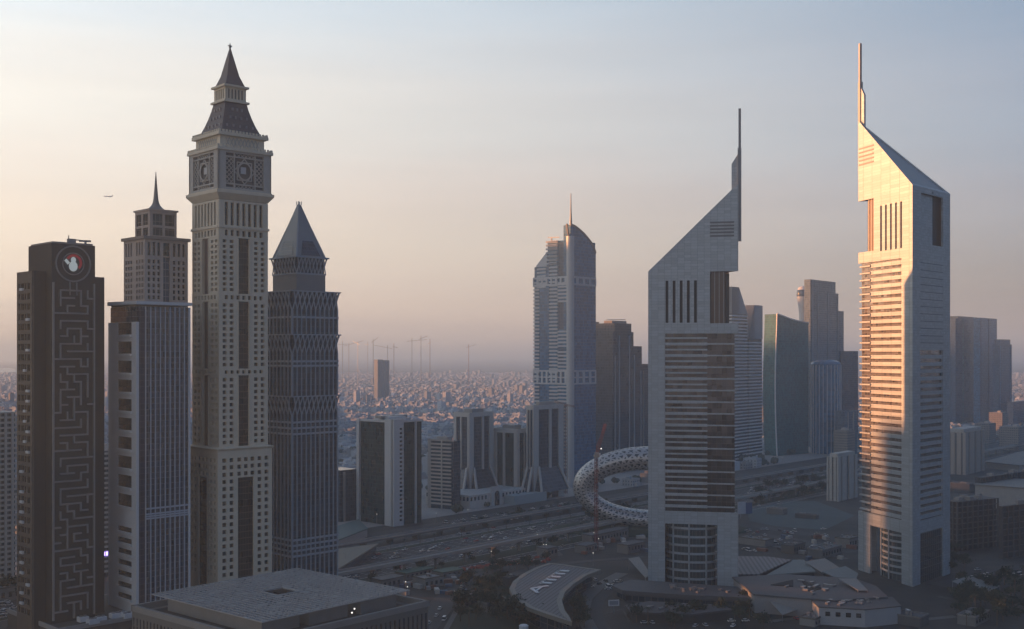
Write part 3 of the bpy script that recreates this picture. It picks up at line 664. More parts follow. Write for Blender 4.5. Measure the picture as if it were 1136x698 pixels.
# clock stage
q = 1.9; z0, z1, z2, z3 = Zp(220.5, Y), Zp(209.5, Y), Zp(166, Y), Zp(162, Y)
mb = MB(); mb.frustum((-.6, w + .6, -.6, d + .6), z0, (-q - 1.2, w + q + 1.2, -q - 1.2, d + q + 1.2), z0 + 3.2); mb.box(-q - 1.2, w + q + 1.2, -q - 1.2, d + q + 1.2, z0 + 3.2, z1 - .6); mb.box(-q - .3, w + q + .3, -q - .3, d + q + .3, z1 - .6, z1); mb.build('cornice', STONE, t)
PALEST = mat('pale_clock_stone', (.44, .41, .37), .7, .08, .3)
MB().box(-q + 1.4, w + q - 1.4, -q + 1.4, d + q - 1.4, z1, z2).build('clock_core', mat('clock_backing', (.09, .085, .085), .5, .1, .3), t)
for fc in rect_faces(w + 2 * q, d + 2 * q, -q, -q):
    Lw = fc.L; mid = Lw / 2; hh = (z2 - z1); kf = Lw / 36.0
    m = MB(); fc.box(m, 0, 5.2 * kf, -1.4, 0, z1, z2); fc.box(m, Lw - 5.2 * kf, Lw, -1.4, 0, z1, z2); fc.box(m, 5.2 * kf, Lw - 5.2 * kf, -1.4, -.1, z1, z1 + 1.2); fc.box(m, 5.2 * kf, Lw - 5.2 * kf, -1.4, -.1, z2 - 1.2, z2); m.build('clock_wall', PALEST, t)
    zc = (z1 + z2) / 2; hw = 7.4 * kf; hz = 7.2; face = MB()
    # square frame, round dial rim, eight-pointed star
    for s0, s1 in ((mid - hw, mid - hw + .7), (mid + hw - .7, mid + hw)): fc.box(face, s0, s1, -1.3, -.25, z1 + 1.2, z2 - 1.2)
    for s in (zc - hz, zc + hz): fc.box(face, 5.2 * kf, Lw - 5.2 * kf, -1.3, -.3, s - .35, s + .35)
    for i in range(32):
        a, b = 2 * math.pi * i / 32, 2 * math.pi * (i + 1) / 32
        fc.bar(face, (mid + 4.4 * kf * math.cos(a), -.5, zc + 4.5 * math.sin(a)), (mid + 4.4 * kf * math.cos(b), -.5, zc + 4.5 * math.sin(b)), .62, .5)
    pts = [(mid + hw * .93 * math.cos(i * math.pi / 4), zc + hz * .93 * math.sin(i * math.pi / 4)) for i in range(8)]
    for off in (0, 1):
        for i in range(4): p, r_ = pts[(2 * i + off) % 8], pts[(2 * i + 2 + off) % 8]; fc.bar(face, (p[0], -.7 - .1 * off, p[1]), (r_[0], -.7 - .1 * off, r_[1]), .55, .4)
    face.build('clock_face', PALEST, t)
    m = MB()
    for rect in ((5.2 * kf, mid - hw, zc - hz, zc + hz), (mid + hw, Lw - 5.2 * kf, zc - hz, zc + hz), (mid - hw, mid + hw, z1 + 1.2, zc - hz), (mid - hw, mid + hw, zc + hz, z2 - 1.2)):
        s0, s1, a0, a1 = rect; nx = max(1, round((s1 - s0) / 2.3 / kf)); nz = max(1, round((a1 - a0) / 2.3))
        for i in range(nx):
            for j in range(nz):
                u0, u1 = s0 + (s1 - s0) * i / nx, s0 + (s1 - s0) * (i + 1) / nx; v0, v1 = a0 + (a1 - a0) * j / nz, a0 + (a1 - a0) * (j + 1) / nz
                fc.bar(m, (u0, -.9, v0), (u1, -.9, v1), .34, .3); fc.bar(m, (u0, -.95, v1), (u1, -.95, v0), .34, .3)
    m.build('stone_lattice', PALEST, t)
    m = MB(); fc.box(m, mid - 2.2 * kf, mid + 1.4 * kf, -1.38, -1.1, zc - 1.2, zc + 2.4); m.build('dial_panel', mat('dial_panel', (.50, .50, .50), .6, .1, .4), t)
mb = MB(); mb.box(-q - .8, w + q + .8, -q - .8, d + q + .8, z2, z3 - .4); mb.build('cornice', STONE, t)
def cren(mb, x0, x1, y0, y1, z, hgt, st_):
    for k, fc in enumerate(rect_faces(x1 - x0, y1 - y0, x0, y0)):
        n = max(3, int(fc.L / st_)); e = fc.L / n
        for i in range(n): fc.box(mb, e * (i + .2), e * (i + .75), -.8, -.15, z, z + hgt)
mb = MB(); cren(mb, -q - .8, w + q + .8, -q - .8, d + q + .8, z3 - .4, 1.3, 1.9); mb.build('battlement', STONE, t)
zA, zB, zC = Zp(149.5, Y + 2), Zp(146, Y + 2), Zp(142, Y)
kx = lambda f_: (w / 2 - w * f_ / 2, w / 2 + w * f_ / 2, d / 2 - d * f_ / 2, d / 2 + d * f_ / 2)
b = kx(.94); MB().box(*b, z3 - .4, zA).build('attic', STONE, t)
mb = MB()
for fc in rect_faces(b[1] - b[0], b[3] - b[2], b[0], b[2]):
    nz = 9
    for i in range(nz): u0, u1 = fc.L * (.12 + .76 * i / nz), fc.L * (.12 + .76 * (i + 1) / nz); fc.bar(mb, (u0, .1, z3 + .6), (u1, .1, zA - .8), .4, .35); fc.bar(mb, (u0, .14, zA - .8), (u1, .14, z3 + .6), .4, .35)
mb.build('attic_lattice', PALEST, t)
b = kx(1.06); MB().box(*b, zA, zB).build('cornice', STONE, t)
mb = MB(); cren(mb, *b, zB, 1.2, 1.9); mb.build('battlement', STONE, t)
Yc = Y + (w * math.sin(THC) + d * math.cos(THC)) / 2
r0, r1 = kx(.90), kx(.46); zM = Zp(116.5, Yc)
mansard = MB()
steps = [(0, 0), (.12, .20), (.3, .42), (.55, .67), (.8, .87), (1, 1)]
lerp = lambda k: tuple(r0[i] + (r1[i] - r0[i]) * k for i in range(4))
for (h0, k0), (h1, k1) in zip(steps, steps[1:]): mansard.frustum(lerp(k0), zB + (zM - zB) * h0, lerp(k1), zB + (zM - zB) * h1)
mansard.build('mansard_roof', SLATE, t)
for hfrac, ks, ndm in ((.26, .40, 5), (.52, .65, 4), (.78, .86, 3)):
    r_ = lerp(ks)
    for fc in rect_faces(r_[1] - r_[0], r_[3] - r_[2], r_[0], r_[2]):
        for i in range(ndm):
            s = fc.L * (.5 + (i - (ndm - 1) / 2) * .19); m = MB(); z = zB + (zM - zB) * hfrac; fc.box(m, s - .55, s + .55, -1.6, .55, z - .7, z + .8); m.build('dormer', mat('dormer_lead', (.24, .22, .23), .5, 0), t)
b = kx(.54); zL0, zL1 = zM + 1.1, Zp(99.5, Yc)
MB().box(*b, zM, zL0).build('cornice', STONE, t)
b = kx(.44); MB().box(b[0] + .6, b[1] - .6, b[2] + .6, b[3] - .6, zL0, zL1).build('lantern_core', mat('lantern_dark', (.11, .10, .09), .7, .1, .3), t)  # dark core inside the lantern openings
mb = MB()
for k, fc in enumerate(rect_faces(b[1] - b[0], b[3] - b[2], b[0], b[2])):
    e = 0 if k in (1, 3) else .0
    grid_wall(mb, fc, 0, fc.L, zL0, zL1, [(fc.L * (.1 + .8 * (i + .2) / 5), fc.L * (.1 + .8 * (i + .75) / 5)) for i in range(5)], [(zL0 + 1, zL1 - 1)], -.62, -.02 * k)
mb.build('lantern_wall', STONE, t)
b = kx(.53); zS = Zp(97.3, Yc); MB().box(*b, zL1, zS).build('cornice', STONE, t)
b = kx(.42); zT = Zp(53, Yc); mb = MB(); cx, cy = w / 2, d / 2
e1 = (cx - (cx - b[0]) * .62, cx + (b[1] - cx) * .62, cy - (cy - b[2]) * .62, cy + (b[3] - cy) * .62)
mb.frustum(b, zS, e1, zS + (zT - zS) * .27); mb.frustum(e1, zS + (zT - zS) * .27, (cx - .2, cx + .2, cy - .2, cy + .2), zT); mb.build('spire', SLATE, t)
mb = MB(); mb.bar((cx, cy, zT), (cx, cy, Zp(48.3, Yc)), .45); mb.bar((cx - 1.2, cy, Zp(51, Yc)), (cx + 1.2, cy, Zp(51, Yc)), .5); mb.ball((cx, cy, Zp(52.5, Yc)), .7); mb.build('finial', LEAD, t)

# ---- lattice tower with pyramid
Y = 640; X, w, d = fit(324, Y, 374.5, 288, TH)
t = thing('pyramid_tower', 'blue grey tower with flared lattice tiers and a sharp glass pyramid on top', 'skyscraper', (X, Y, 0), TH)
FIN = mat('grey_fin', (.29, .35, .41), .5, .06, .2)
PG = curtain('slate_glass', (.025, .05, .078), (.06, .085, .11), 1.7, 3.3, .12, .12, .45)
tiers = [(0, Zp(440, Y)), (Zp(440, Y), Zp(371, Y)), (Zp(371, Y), Zp(322.5, Y))]
MB().box(.3, w - .3, .3, d - .3, 0, tiers[2][1] - .3).build('glazing', PG, t)
zt = tiers[2][1]
for k, fc in enumerate(rect_faces(w, d)):
    n = 10 if k in (0, 2) else 9; mb = MB(); st_ = fc.L / n; lat = MB()
    for z0, z1 in tiers:
        zl_ = z1 - 10.5
        for i in range(n + 1):
            s = max(.25, min(fc.L - .25, st_ * i)); fc.box(mb, s - .3, s + .3, -.35, .45, z0, zl_)
            # each fin forks and the forks cross again while leaning outwards
            for sg in (-1, 1):
                p = (s, .2, zl_); m1 = (s + sg * st_ / 2, .7, zl_ + 5.2); e = (s, 1.5, z1)
                if 0 <= m1[0] <= fc.L:
                    fc.bar(lat, p, m1, .65, .5); fc.bar(lat, m1, e, .65, .5)
        fc.box(lat, -1.2, fc.L + 1.2, 1.2 + .1 * (k % 2), 1.7 + .1 * (k % 2), z1 - .4, z1 + .25)
    mb.build('fin', FIN, t); lat.build('lattice_crown', FIN, t)
    for zz in (Zp(351.6, Y), Zp(401, Y), Zp(406, Y), Zp(469, Y), Zp(475.5, Y), Zp(482, Y), Zp(600, Y), Zp(606, Y), Zp(612, Y), Zp(618, Y)):
        m = MB(); fc.box(m, 0 if k in (1, 3) else -.5, fc.L if k in (1, 3) else fc.L + .5, -.3, .5, zz - .55, zz + .55); m.build('floor_band', FIN, t)
MB().box(-.2, w + .2, -.2, d + .2, zt - .29, zt + .3).build('terrace', LEAD, t)
# set-back drum, lattice collar and pyramid
u0, u1, v0, v1 = w * .17, w * .80, d * .1, d * .83; Yc = Y + (w * math.sin(TH) + d * math.cos(TH)) / 2; zu, zk, zp = Zp(303, Y + 6), Zp(284.5, Y + 6), Zp(228.5, Yc)
MB().box(u0, u1, v0, v1, zt, zu).build('upper_block', mat('upper_block_grey', (.19, .20, .21), .6, .08, .2), t)
MB().box(u0 + .5, u1 - .5, v0 + .5, v1 - .5, zu, zk).build('collar_core', PG, t)
for k, fc in enumerate(rect_faces(u1 - u0, v1 - v0, u0, v0)):
    m = MB(); n = 8; st_ = fc.L / n; zm = (zu + zk) / 2
    fc.box(m, -.3, fc.L + .3, -.2 + .03 * k, .3 + .03 * k, zu - .5, zu + .4); fc.box(m, -1.7, fc.L + 1.7, .9 + .03 * k, 1.6 + .03 * k, zk - .5, zk + .3)
    for i in range(n + 1):
        for sg in (-1, 1):
            a, b_, c = (st_ * i, .1, zu + .3), (st_ * (i + sg * .5), .5, zm), (st_ * i, 1.2, zk - .3)
            if 0 <= b_[0] <= fc.L: fc.bar(m, a, b_, .45, .4); fc.bar(m, b_, c, .45, .4)
    m.build('collar_lattice', FIN, t)
MB().box(u0 - 1.0, u1 + 1.0, v0 - 1.0, v1 + 1.0, zk - .2, zk + .2).build('collar_deck', LEAD, t)
cx, cy = (u0 + u1) / 2, (v0 + v1) / 2
mb = MB(); pz = zk + .2; mb.frustum((u0, u1, v0, v1), pz, (cx - .9, cx + .9, cy - .9, cy + .9), zp); mb.build('pyramid', mat('pyramid_panel', (.20, .22, .24), .4, .06, .2), t)
m = MB()
for fc, out in ((Face((u0, v0), (u1, v0), (0, -1)), (0, 1)), (Face((u0, v0), (u0, v1), (-1, 0)), (1, 0))):
    L_ = fc.L; hz = zp - pz; half = (v1 - v0) / 2 if out[0] == 0 else (u1 - u0) / 2
    pt = lambda s, k: Vector((*fc.xy(L_ / 2 + (s - .5) * L_ * (1 - k), -half * k + .15), pz + hz * k))
    tri = [pt(.16, .03), pt(.84, .03), pt(.5, .66)]; b0 = len(m.v); off = Vector((fc.n.x, fc.n.y, .3)).normalized() * .12
    m.v += tri + [p + off for p in tri]; m.f += [(b0, b0 + 1, b0 + 2), (b0 + 3, b0 + 4, b0 + 5), (b0, b0 + 1, b0 + 4, b0 + 3), (b0 + 1, b0 + 2, b0 + 5, b0 + 4), (b0 + 2, b0, b0 + 3, b0 + 5)]
m.build('pyramid_glazing', curtain('pyramid_glass', (.04, .06, .09), (.09, .11, .13), 1.4, 2.2, .1, .1, .3), t)
for x, y in ((u0, v0), (u1, v0), (u0, v1), (u1, v1)): MB().bar((x, y, pz), (cx, cy, zp + 1), .7).build('pyramid_rib', FIN, t)
for a, b_ in ((-.9, -.9), (.9, -.9), (-.9, .9), (.9, .9), (0, 0)): MB().bar((cx + a * .7, cy + b_ * .7, zp - 3), (cx + a * 1.1, cy + b_ * 1.1, zp + 2.4), .4).build('crown_spike', FIN, t)

# ---- podium under maze and glass tower
P = [HW(0, 0)]
c, s = math.cos(TH), math.sin(TH); o0 = Vector((PX(60, 544), 544))
loc2 = lambda x, y: tuple(o0 + Vector((c * x - s * y, s * x + c * y)))
P = [loc2(-22, -16), loc2(150, -16), loc2(150, 44), loc2(-22, 44)]
t = thing('parking_podium', 'low dark parking podium under the maze tower and its glass neighbour', 'podium', (*o0, 0), TH)
mb = MB(); mb.box(-4, 150, -14, 46, 0, 20.5); mb.build('podium_block', mat('podium_dark', (.08, .075, .07), .85, .2, .1), t)
mb = MB(); mb.box(-4.6, 150.6, -14.6, -13.9, 19.5, 21.6); mb.box(-4.6, -3.9, -13.9, 46, 19.5, 21.6); mb.build('podium_parapet', GREY, t)
# pale plant boxes on it
rb = random.Random(8)
for i, (px, py) in enumerate(((92, 690), (103, 692.5), (112, 690), (128, 686), (135, 684.5), (141, 686))):
    x, y = G(px, py, 20.5); bw = 4.2 + rb.random()
    u = thing('roof_unit', 'pale boxy cooling unit on the podium roof at the foot of the maze tower', 'roof unit', (x, y, 20.5), TH, 'cooling units on the podium roof')
    MB().box(-bw / 2, bw / 2, -2, 2, .3, 2.6).build('casing', WHITE, u)
    for fx in (-1, 1): MB().cone((fx, 0, 2.6), (fx, 0, 3.1), .9, .9, 12).build('fan', STEEL, u)

# ---- courtyard building with the lattice roof
zl = 50.0; Lf, Bk, Rt = (Vector(G(182, 661, zl)), Vector(G(329, 630, zl)), Vector(G(441, 658, zl)))
ang = math.atan2((Rt - Bk).y, (Rt - Bk).x); a2 = math.atan2((Bk - Lf).y, (Bk - Lf).x)
thl = (a2 + ang + R(90)) / 2; S = ((Rt - Bk).length + (Bk - Lf).length) / 2
c, s = math.cos(thl), math.sin(thl); ux, vy = Vector((c, s)), Vector((-s, c)); O = Bk - ux * S    # O: left corner, +x to the back corner, -y to the front
t = thing('courtyard_building', 'low building with pierced lattice roof and square light well before the clock tower', 'building', (*O, 0), thl)
b = 5.5
MB().box(-b, S + b, -S - b, b, 0, 43.0).build('body', mat('grey_stone_facing', (.13, .125, .12), .8, .1, .15), t)
mb = MB()
for fc in rect_faces(S + 2 * b, S + 2 * b, -b, -S - b):
    fc.box(mb, 0 if fc.d.x < .5 else -.3, fc.L if fc.d.x < .5 else fc.L + .3, -1.2, .3, 43.0, 45.4)
mb.build('parapet', mat('pale_coping', (.22, .215, .205), .8, .1, .2), t)
for fc in rect_faces(S + 2 * b, S + 2 * b, -b, -S - b):
    n = 34
    for i in range(n):
        if (fc.n.x < -.5 or fc.n.y < -.5): m = MB(); fc.box(m, fc.L * (i + .3) / n, fc.L * (i + .62) / n, -.2, .05, 33.5, 40.5); m.build('slot_window', BLACKG, t)
mb = MB(); mb.box(0, S, -S, 0, 43.0, 43.2); mb.build('roof_deck', mat('dark_roof_deck', (.035, .035, .036), .9, .2, .2), t)
for x0, x1, y0, y1 in ((4, 22, -S + 6, -6), (S - 24, S - 4, -S + 4, -S + 30), (26, S - 30, -22, -6), (26, S - 30, -S + 5, -S + 18), (S - 20, S - 5, -30, -5)): MB().box(x0, x1, y0, y1, 43.2, 48.2).build('penthouse', mat('penthouse_grey', (.20, .195, .19), .8, .1, .2), t)
mb = MB(); n = 30; st_ = S / n; rl = random.Random(4); hole = lambda x, y: .43 * S < x < .58 * S and .40 * S < -y < .56 * S
for i in range(n + 1):
    for j in range(n):
        x, y0, y1 = i * st_, -j * st_, -(j + 1) * st_
        if not hole(x, (y0 + y1) / 2): mb.box(x - .2, x + .2, y1, y0, zl - .35, zl)
        if not hole((j + .5) * st_, -i * st_): mb.box(j * st_ + .2, (j + 1) * st_ - .2, -i * st_ - .2, -i * st_ + .2, zl - .33, zl - .02)
for i in range(n):
    for j in range(n):
        if hole((i + .5) * st_, -(j + .5) * st_): continue
        x, y = i * st_, -(j + 1) * st_; r_ = rl.random()
        dense = (i * 3 + j) % 7 and not (20 < i < 26 and 12 < j < 30)
        if r_ < (.26 if dense else .04): mb.prism([(x + .2, y + .2), (x + st_ - .2, y + .2), (x + .2, y + st_ - .2)] if r_ < .13 else [(x + st_ - .2, y + .2), (x + st_ - .2, y + st_ - .2), (x + .2, y + st_ - .2)], zl - .3, zl - .1)
        elif r_ < .8: mb.bar((x, y, zl - .2), (x + st_, y + st_, zl - .2), .3, .2)
for a, b_, e, f_ in ((.43, .58, .40, .40), (.43, .58, .56, .56), (.43, .43, .40, .56), (.58, .58, .40, .56)): mb.bar((a * S, -e * S, zl - .1), (b_ * S, -f_ * S, zl - .1), .8, .6)
for x, y in ((0, 0), (S, 0), (0, -S), (S, -S)): pass
mb.build('lattice_roof', mat('lattice_grey', (.33, .325, .32), .7, .12, .15), t)
for i in range(5):
    for j in range(5):
        if not hole(S * (i + .5) / 5, -S * (j + .5) / 5): MB().cone((S * (i + .5) / 5, -S * (j + .5) / 5, 43), (S * (i + .5) / 5, -S * (j + .5) / 5, zl - .35), .3, .3).build('roof_post', STEEL, t)
for x, y in ((S * .93, -S * .30), (S * .97, -S * .42), (S * .80, -S * .78), (S * .86, -S * .70), (S * .55, -S * 1.03), (S * .62, -S * .97)): MB().ball((x, y, 46.0 + .6), .35).build('terrace_light', LAMP, t)

# ---- apartment blocks at the far left
def slab_block(name, label, cat, pc, Y, pr, pl, ytop, th, wall, glass, fl=3.3, z0=0, group=None, mind=14, band=.42, parapet=1.2, o=.7):
    X, w, d = fit(pc, Y, pr, pl, th); w = max(w, mind); d = max(d, mind); zt = Zp(ytop, Y)
    t = thing(name, label, cat, (X, Y, 0), th, group)
    MB().box(o, w - o, o, d - o, 0, zt - .5).build('glazing', glass, t)
    mb = MB(); z = fl
    while z < zt - fl * .6: mb.box(0, w, 0, d, z - fl * band / 2, z + fl * band / 2); z += fl
    mb.box(0, w, 0, d, zt - .8, zt); mb.build('balcony_banding', wall, t)
    m = MB(); m.box(w * .3, w * .7, d * .3, d * .7, zt, zt + 3.5); m.build('plant_room', wall, t)
    return t, w, d, zt
PALEG = curtain('pale_block_glass', (.05, .055, .06), (.20, .19, .18), 2.2, 3.3, .2, .05, .5)
t, w, d, zt = slab_block('apartment_block', 'pale balconied apartment block cut by the left edge of the photo', 'building', -12, 720, 18.5, -40, 458, R(45), CREAM, PALEG)
mb = MB()
for s in (.1, .35, .6, .85): mb.box(w * s - .8, w * s + .8, -.5, .69, 0, zt - .81)
mb.build('pier', CREAM, t)
t, w, d, zt = slab_block('apartment_block', 'narrow balconied block glimpsed between the maze tower and the blue glass tower', 'building', 106, 760, 130, 100, 500, R(45), CREAM, PALEG)
m = MB()
for i in range(4): m.box(w * .35 + i * 1.9, w * .35 + i * 1.9 + 1.2, -.4, -.15, 14, 16.5)
m.build('lit_sign', mat('violet_sign', (.35, .25, 1.0), .5, 0, emit=1.2), t)

# ---- unseen towers added beyond the left edge to keep low sun off the skyline
for (bx, by, bw, bd, bh, lab) in ((-395, 545, 70, 62, 285, 'tall pale tower added as sun blocker, just out of view at left'), (-440, 640, 60, 56, 362, 'second pale tower added as sun blocker, out of view at left'), (-480, 722, 60, 60, 300, 'tall slab added as sun blocker, out of view at left'), (-385, 458, 70, 60, 120, 'low block added as sun blocker, out of view at left'),
        (-600, 880, 90, 60, 150, 'broad pale block added as sun blocker across the highway, out of view'), (-520, 975, 70, 60, 122, 'lower pale block added as sun blocker across the highway, out of view'),
        (-650, 1090, 60, 60, 165, 'third pale block added as sun blocker across the highway, out of view'), (-690, 1180, 70, 60, 140, 'fourth pale block added as sun blocker across the highway, out of view'), (-730, 1275, 90, 80, 220, 'fifth block added as sun blocker across the highway, out of view'),
        (-775, 1375, 80, 70, 240, 'sixth block added as sun blocker across the highway, out of view'), (-800, 1455, 90, 80, 320, 'tallest block added as sun blocker across the highway, out of view'), (-860, 1600, 90, 90, 240, 'broad far tower added as sun blocker, out of view at left'), (-930, 1720, 90, 90, 240, 'second broad far tower added as sun blocker, out of view at left'),
        (-990, 1850, 90, 90, 330, 'tall far tower added as sun blocker, out of view at left'), (-1010, 1960, 110, 90, 240, 'third broad far tower added as sun blocker, out of view at left'), (-1290, 2370, 170, 110, 350, 'very tall far tower added as sun blocker, out of view at left'), (-1120, 2150, 110, 110, 260, 'fourth broad far tower added as sun blocker, out of view at left'), (-1600, 3060, 200, 120, 300, 'farthest broad tower added as sun blocker, out of view at left')):
    t = thing('sun_blocker_tower', lab, 'building', (bx, by, 0), R(45), 'added sun blockers out of view at left'); MB().box(.7, bw - .7, .7, bd - .7, 0, bh - 1).build('glazing', PALEG, t)
    mb = MB(); z = 3.3
    while z < bh - 3: mb.box(0, bw, 0, bd, z - .7, z + .7); z += 3.3
    mb.box(0, bw, 0, bd, bh - 1.5, bh); mb.build('balcony_banding', CREAM, t)
# ================================================================== ACROSS THE HIGHWAY
GREENG = curtain('bottle_green_glass', (.016, .034, .032), (.03, .05, .048), 2.2, 3.5, .07, .05, .45)
TEALG = curtain('teal_glass', (.035, .13, .145), (.08, .14, .145), 2.6, 3.6, .08, .08, .35)
BLUE2 = curtain('steel_blue_glass', (.05, .14, .26), (.10, .15, .21), 2.6, 3.6, .10, .14, .4)
NAVY = curtain('deep_blue_glass', (.04, .07, .12), (.08, .11, .15), 2.6, 3.6, .12, .10, .4)
SMOKE = curtain('smoked_glass', (.026, .045, .068), (.055, .07, .09), 2.4, 3.5, .12, .12, .5)
# ---- white and green tower
Y = 985; TW = R(48); X, w, d = fit(437, Y, 469, 396.5, TW)
t = thing('green_glass_tower', 'white tower with bottle green glass halves and a windowed white corner pier', 'building', (X, Y, 0), TW)
zt = Zp(465.5, Y)
MB().box(1, w - .6, 1, d - .6, 0, zt - 3).build('glazing', GREENG, t)
f0, f1, f2, f3 = rect_faces(w, d); mb = MB(); its = []
rows = [(z, z + 1.9) for z in [4 + 3.6 * i for i in range(int((zt - 8) / 3.6))]]
c0 = w * .30
f0.box(mb, -1.3, w * .12, -2, 1.4, 0, zt); grid_wall(mb, f0, w * .12, c0, 0, zt, [(w * .16, w * .26)], rows, -1.2, 1.4)
f1.box(mb, 0, d * .22, -1, 1.3, 0, zt); f1.box(mb, d * .93, d, -2, 1.2, 0, zt - 1)
for fc in (f0, f1): fc.box(mb, c0 if fc is f0 else d * .22, fc.L - .02, -1.5, .35, zt - 3, zt - 1.2)
f0.box(mb, w * .73, w * .77, -1.2, .6, 0, zt - 3)
mb.build('white_pier', mat('white_tower_stone', (.50, .51, .51), .6, .06, .2, streak=True), t)
fi = Face((0, -.3), (w, -.3), (0, -1)); pane_objects([(fi, w * .16, w * .26, a, b) for a, b in rows[::-1]], BLACKG, t)
MB().box(w * .2, w * .8, d * .3, d * .7, zt - 3, zt + 1.5).build('plant_room', WHITE, t)
mb = MB(); f0.ring(mb, w * .5, 0, w * .0 + 4.5, .6, .2, .6, 20) if False else None
MB().box(2, w - 1, d * .4, d * .55, zt + .0, zt + 2.2).build('roof_frame', STEEL, t)
# ---- striped office block
Y = 1090; X, w, d = fit(503.5, Y, 512, 474.5, R(58)); w = 12.0
t = thing('striped_block', 'squat office block with pale horizontal bands right of the green glass tower', 'building', (X, Y, 0), R(58))
zt = Zp(489, Y); MB().box(.6, w, .6, d - .6, 0, zt - 1).build('glazing', SMOKE, t)
mb = MB(); f0, f1, f2, f3 = rect_faces(w, d); z = 4
while z < zt - 2: f1.box(mb, d * .10, d * .88, -.5, .5, z, z + 1.55); z += 3.6
f1.box(mb, d * .44, d * .48, -.4, .6, 0, zt); mb.build('floor_banding', PALE, t)
mb = MB(); f1.box(mb, -.3, d, -2, .35, zt - 1, zt + .6); f1.box(mb, d * .88, d, -2, .25, 0, zt - 1); mb.build('parapet', GREY, t)
MB().box(2, w - 2, d * .3, d * .7, zt - 1, zt + 3).build('plant_room', GREY, t)
# ---- complex of three framed towers on one podium
FRAME = mat('white_frame_stone', (.46, .45, .43), .65, .06, .2, streak=True)
def framed(label, pc, Y, pr, pl, ytop, flare):
    th = R(50); X, w, d = fit(pc, Y, pr, pl, th); zt = Zp(ytop, Y)
    t = thing('framed_tower', label, 'building', (X, Y, 0), th, 'white framed towers beyond the highway')
    MB().box(.8, w - .8, .8, d - .8, 0, zt - 2).build('glazing', SMOKE if flare != 2 else GREENG, t)
    mb = MB(); fs = rect_faces(w, d)
    for k, fc in enumerate(fs):
        e = .5 if k in (0, 2) else 0; L_ = fc.L; pw = .16 if k in (0, 2) else .14
        fc.box(mb, -e, L_ * pw, -.9, .5, 0, zt); fc.box(mb, L_ * (1 - pw), L_ + e, -.9, .5, 0, zt); fc.box(mb, L_ * pw, L_ * (1 - pw), -.9, .5, zt - 4.5, zt)
        if k in (0, 1): fc.box(mb, L_ * .52, L_ * .60, -.9, .45, 0, zt - 4.5)
    mb.build('stone_frame', FRAME, t)
    if flare == 1:
        for fc in fs[:2]:
            L_ = fc.L
            for s0, s1 in ((.16, .04), (.84, .98)): m = MB(); fc.bar(m, (L_ * s0, .6, 34), (L_ * s1, 9, 9), 2.2, 1.6); m.build('buttress', FRAME, t)
        m = MB()
        for k, fc in enumerate(fs[:2]): m.hexa([fc(1, -.2, 8), fc(fc.L - 1, -.2, 8), fc(fc.L - 1, 8.5, 8), fc(1, 8.5, 8), fc(fc.L * .18, -.2, 32), fc(fc.L * .82, -.2, 32), fc(fc.L * .82, .2, 32), fc(fc.L * .18, .2, 32)])
        m.build('sloped_glazing', SMOKE, t)
    m = MB(); m.box(w * .25, w * .75, d * .25, d * .75, zt - 2, zt + 3.2); m.build('plant_room', GREY, t)
    return t, w, d, zt
framed('left white framed tower of three on one podium, glass slopes at its foot', 521, 1150, 547, 504, 458, 1)
framed('lower middle tower of three white framed ones, wide dark glass front', 574, 1165, 588, 547.5, 476, 2)
framed('right white framed tower of three, beside the tall blue tower with needle', 592, 1160, 624.5, 584.5, 450, 1)
x, y = G(521, 565); thp = R(49)
t = thing('arcaded_podium', 'long pale podium with arched gateway below the three white framed towers', 'podium', (x, y, 0), thp)
mb = MB(); mb.box(0, 108, 0, 60, 0, 13); mb.box(30, 46, -1.5, 0, 0, 19); mb.build('podium_block', FRAME, t)
f0 = Face((0, 0), (108, 0), (0, -1)); f1 = Face((0, 0), (0, 60), (-1, 0))
for fc in (f0, f1):
    n = int(fc.L / 5)
    for i in range(n):
        s = fc.L * (i + .5) / n
        if fc is f0 and 28 < s < 48: continue
        m = MB(); fc.box(m, s - 1.2, s + 1.2, .02, .1, 7.5, 11.2); m.build('window', BLACKG, t)
m = MB(); f0.box(m, 34.5, 41.5, 1.52, 1.6, 0, 11); f0.ring(m, 38, 11, 3.5, 3.49, 1.52, 1.59, 20); m.build('gateway', BLACKG, t)
MB().box(50, 100, -14, -.3, 0, 9).build('blue_hall', mat('pale_blue_hall', (.30, .36, .38), .6, .05, .2), t)
# ---- tall blue tower with sail top
Y = 1270; TB = R(50); X, w, d = fit(633, Y, 661, 591.5, TB)
t = thing('sail_top_tower', 'very tall blue and white tower with curved sail top and thin needle', 'skyscraper', (X, Y, 0), TB)
zL = Zp(264, Y); zS = Zp(292, Y); zr1 = Zp(277, Y); zpk = Zp(250, Y)
MB().box(.8, w, .8, d * .62, 0, zL - 2).build('core', BLUE2, t)
MB().box(1.4, w - 2, d * .62, d - .8, 0, zS - 2).build('rear_core', BLUE2, t)
f0, f1, f2, f3 = rect_faces(w, d)
WB = mat('white_balcony', (.44, .47, .50), .6, .06, .2)
def bands(s0, s1, z0, z1, o0=-.9, o1=.5, st_=4.1, hh=2.0):
    m = MB(); z = z0
    while z + hh < z1: f1.box(m, s0, s1, o0, o1, z, z + hh); z += st_
    return m
a = lambda px: d * (633 - px) / (633 - 591.5)
bands(a(619), a(609.5), 0, zL - 1).build('balcony_banding', WB, t)
bands(a(598.5), a(591.8), 0, Zp(308, Y)).build('balcony_banding', WB, t)
bands(a(619), a(606), Zp(292, Y), zL).build('balcony_banding', WB, t)
bands(a(606), a(596), Zp(318, Y), zS).build('balcony_banding', WB, t)
bands(a(633), a(619), Zp(412, Y), Zp(388, Y)).build('balcony_banding', WB, t)
bands(a(633), a(619), Zp(335, Y), Zp(312, Y)).build('balcony_banding', WB, t)
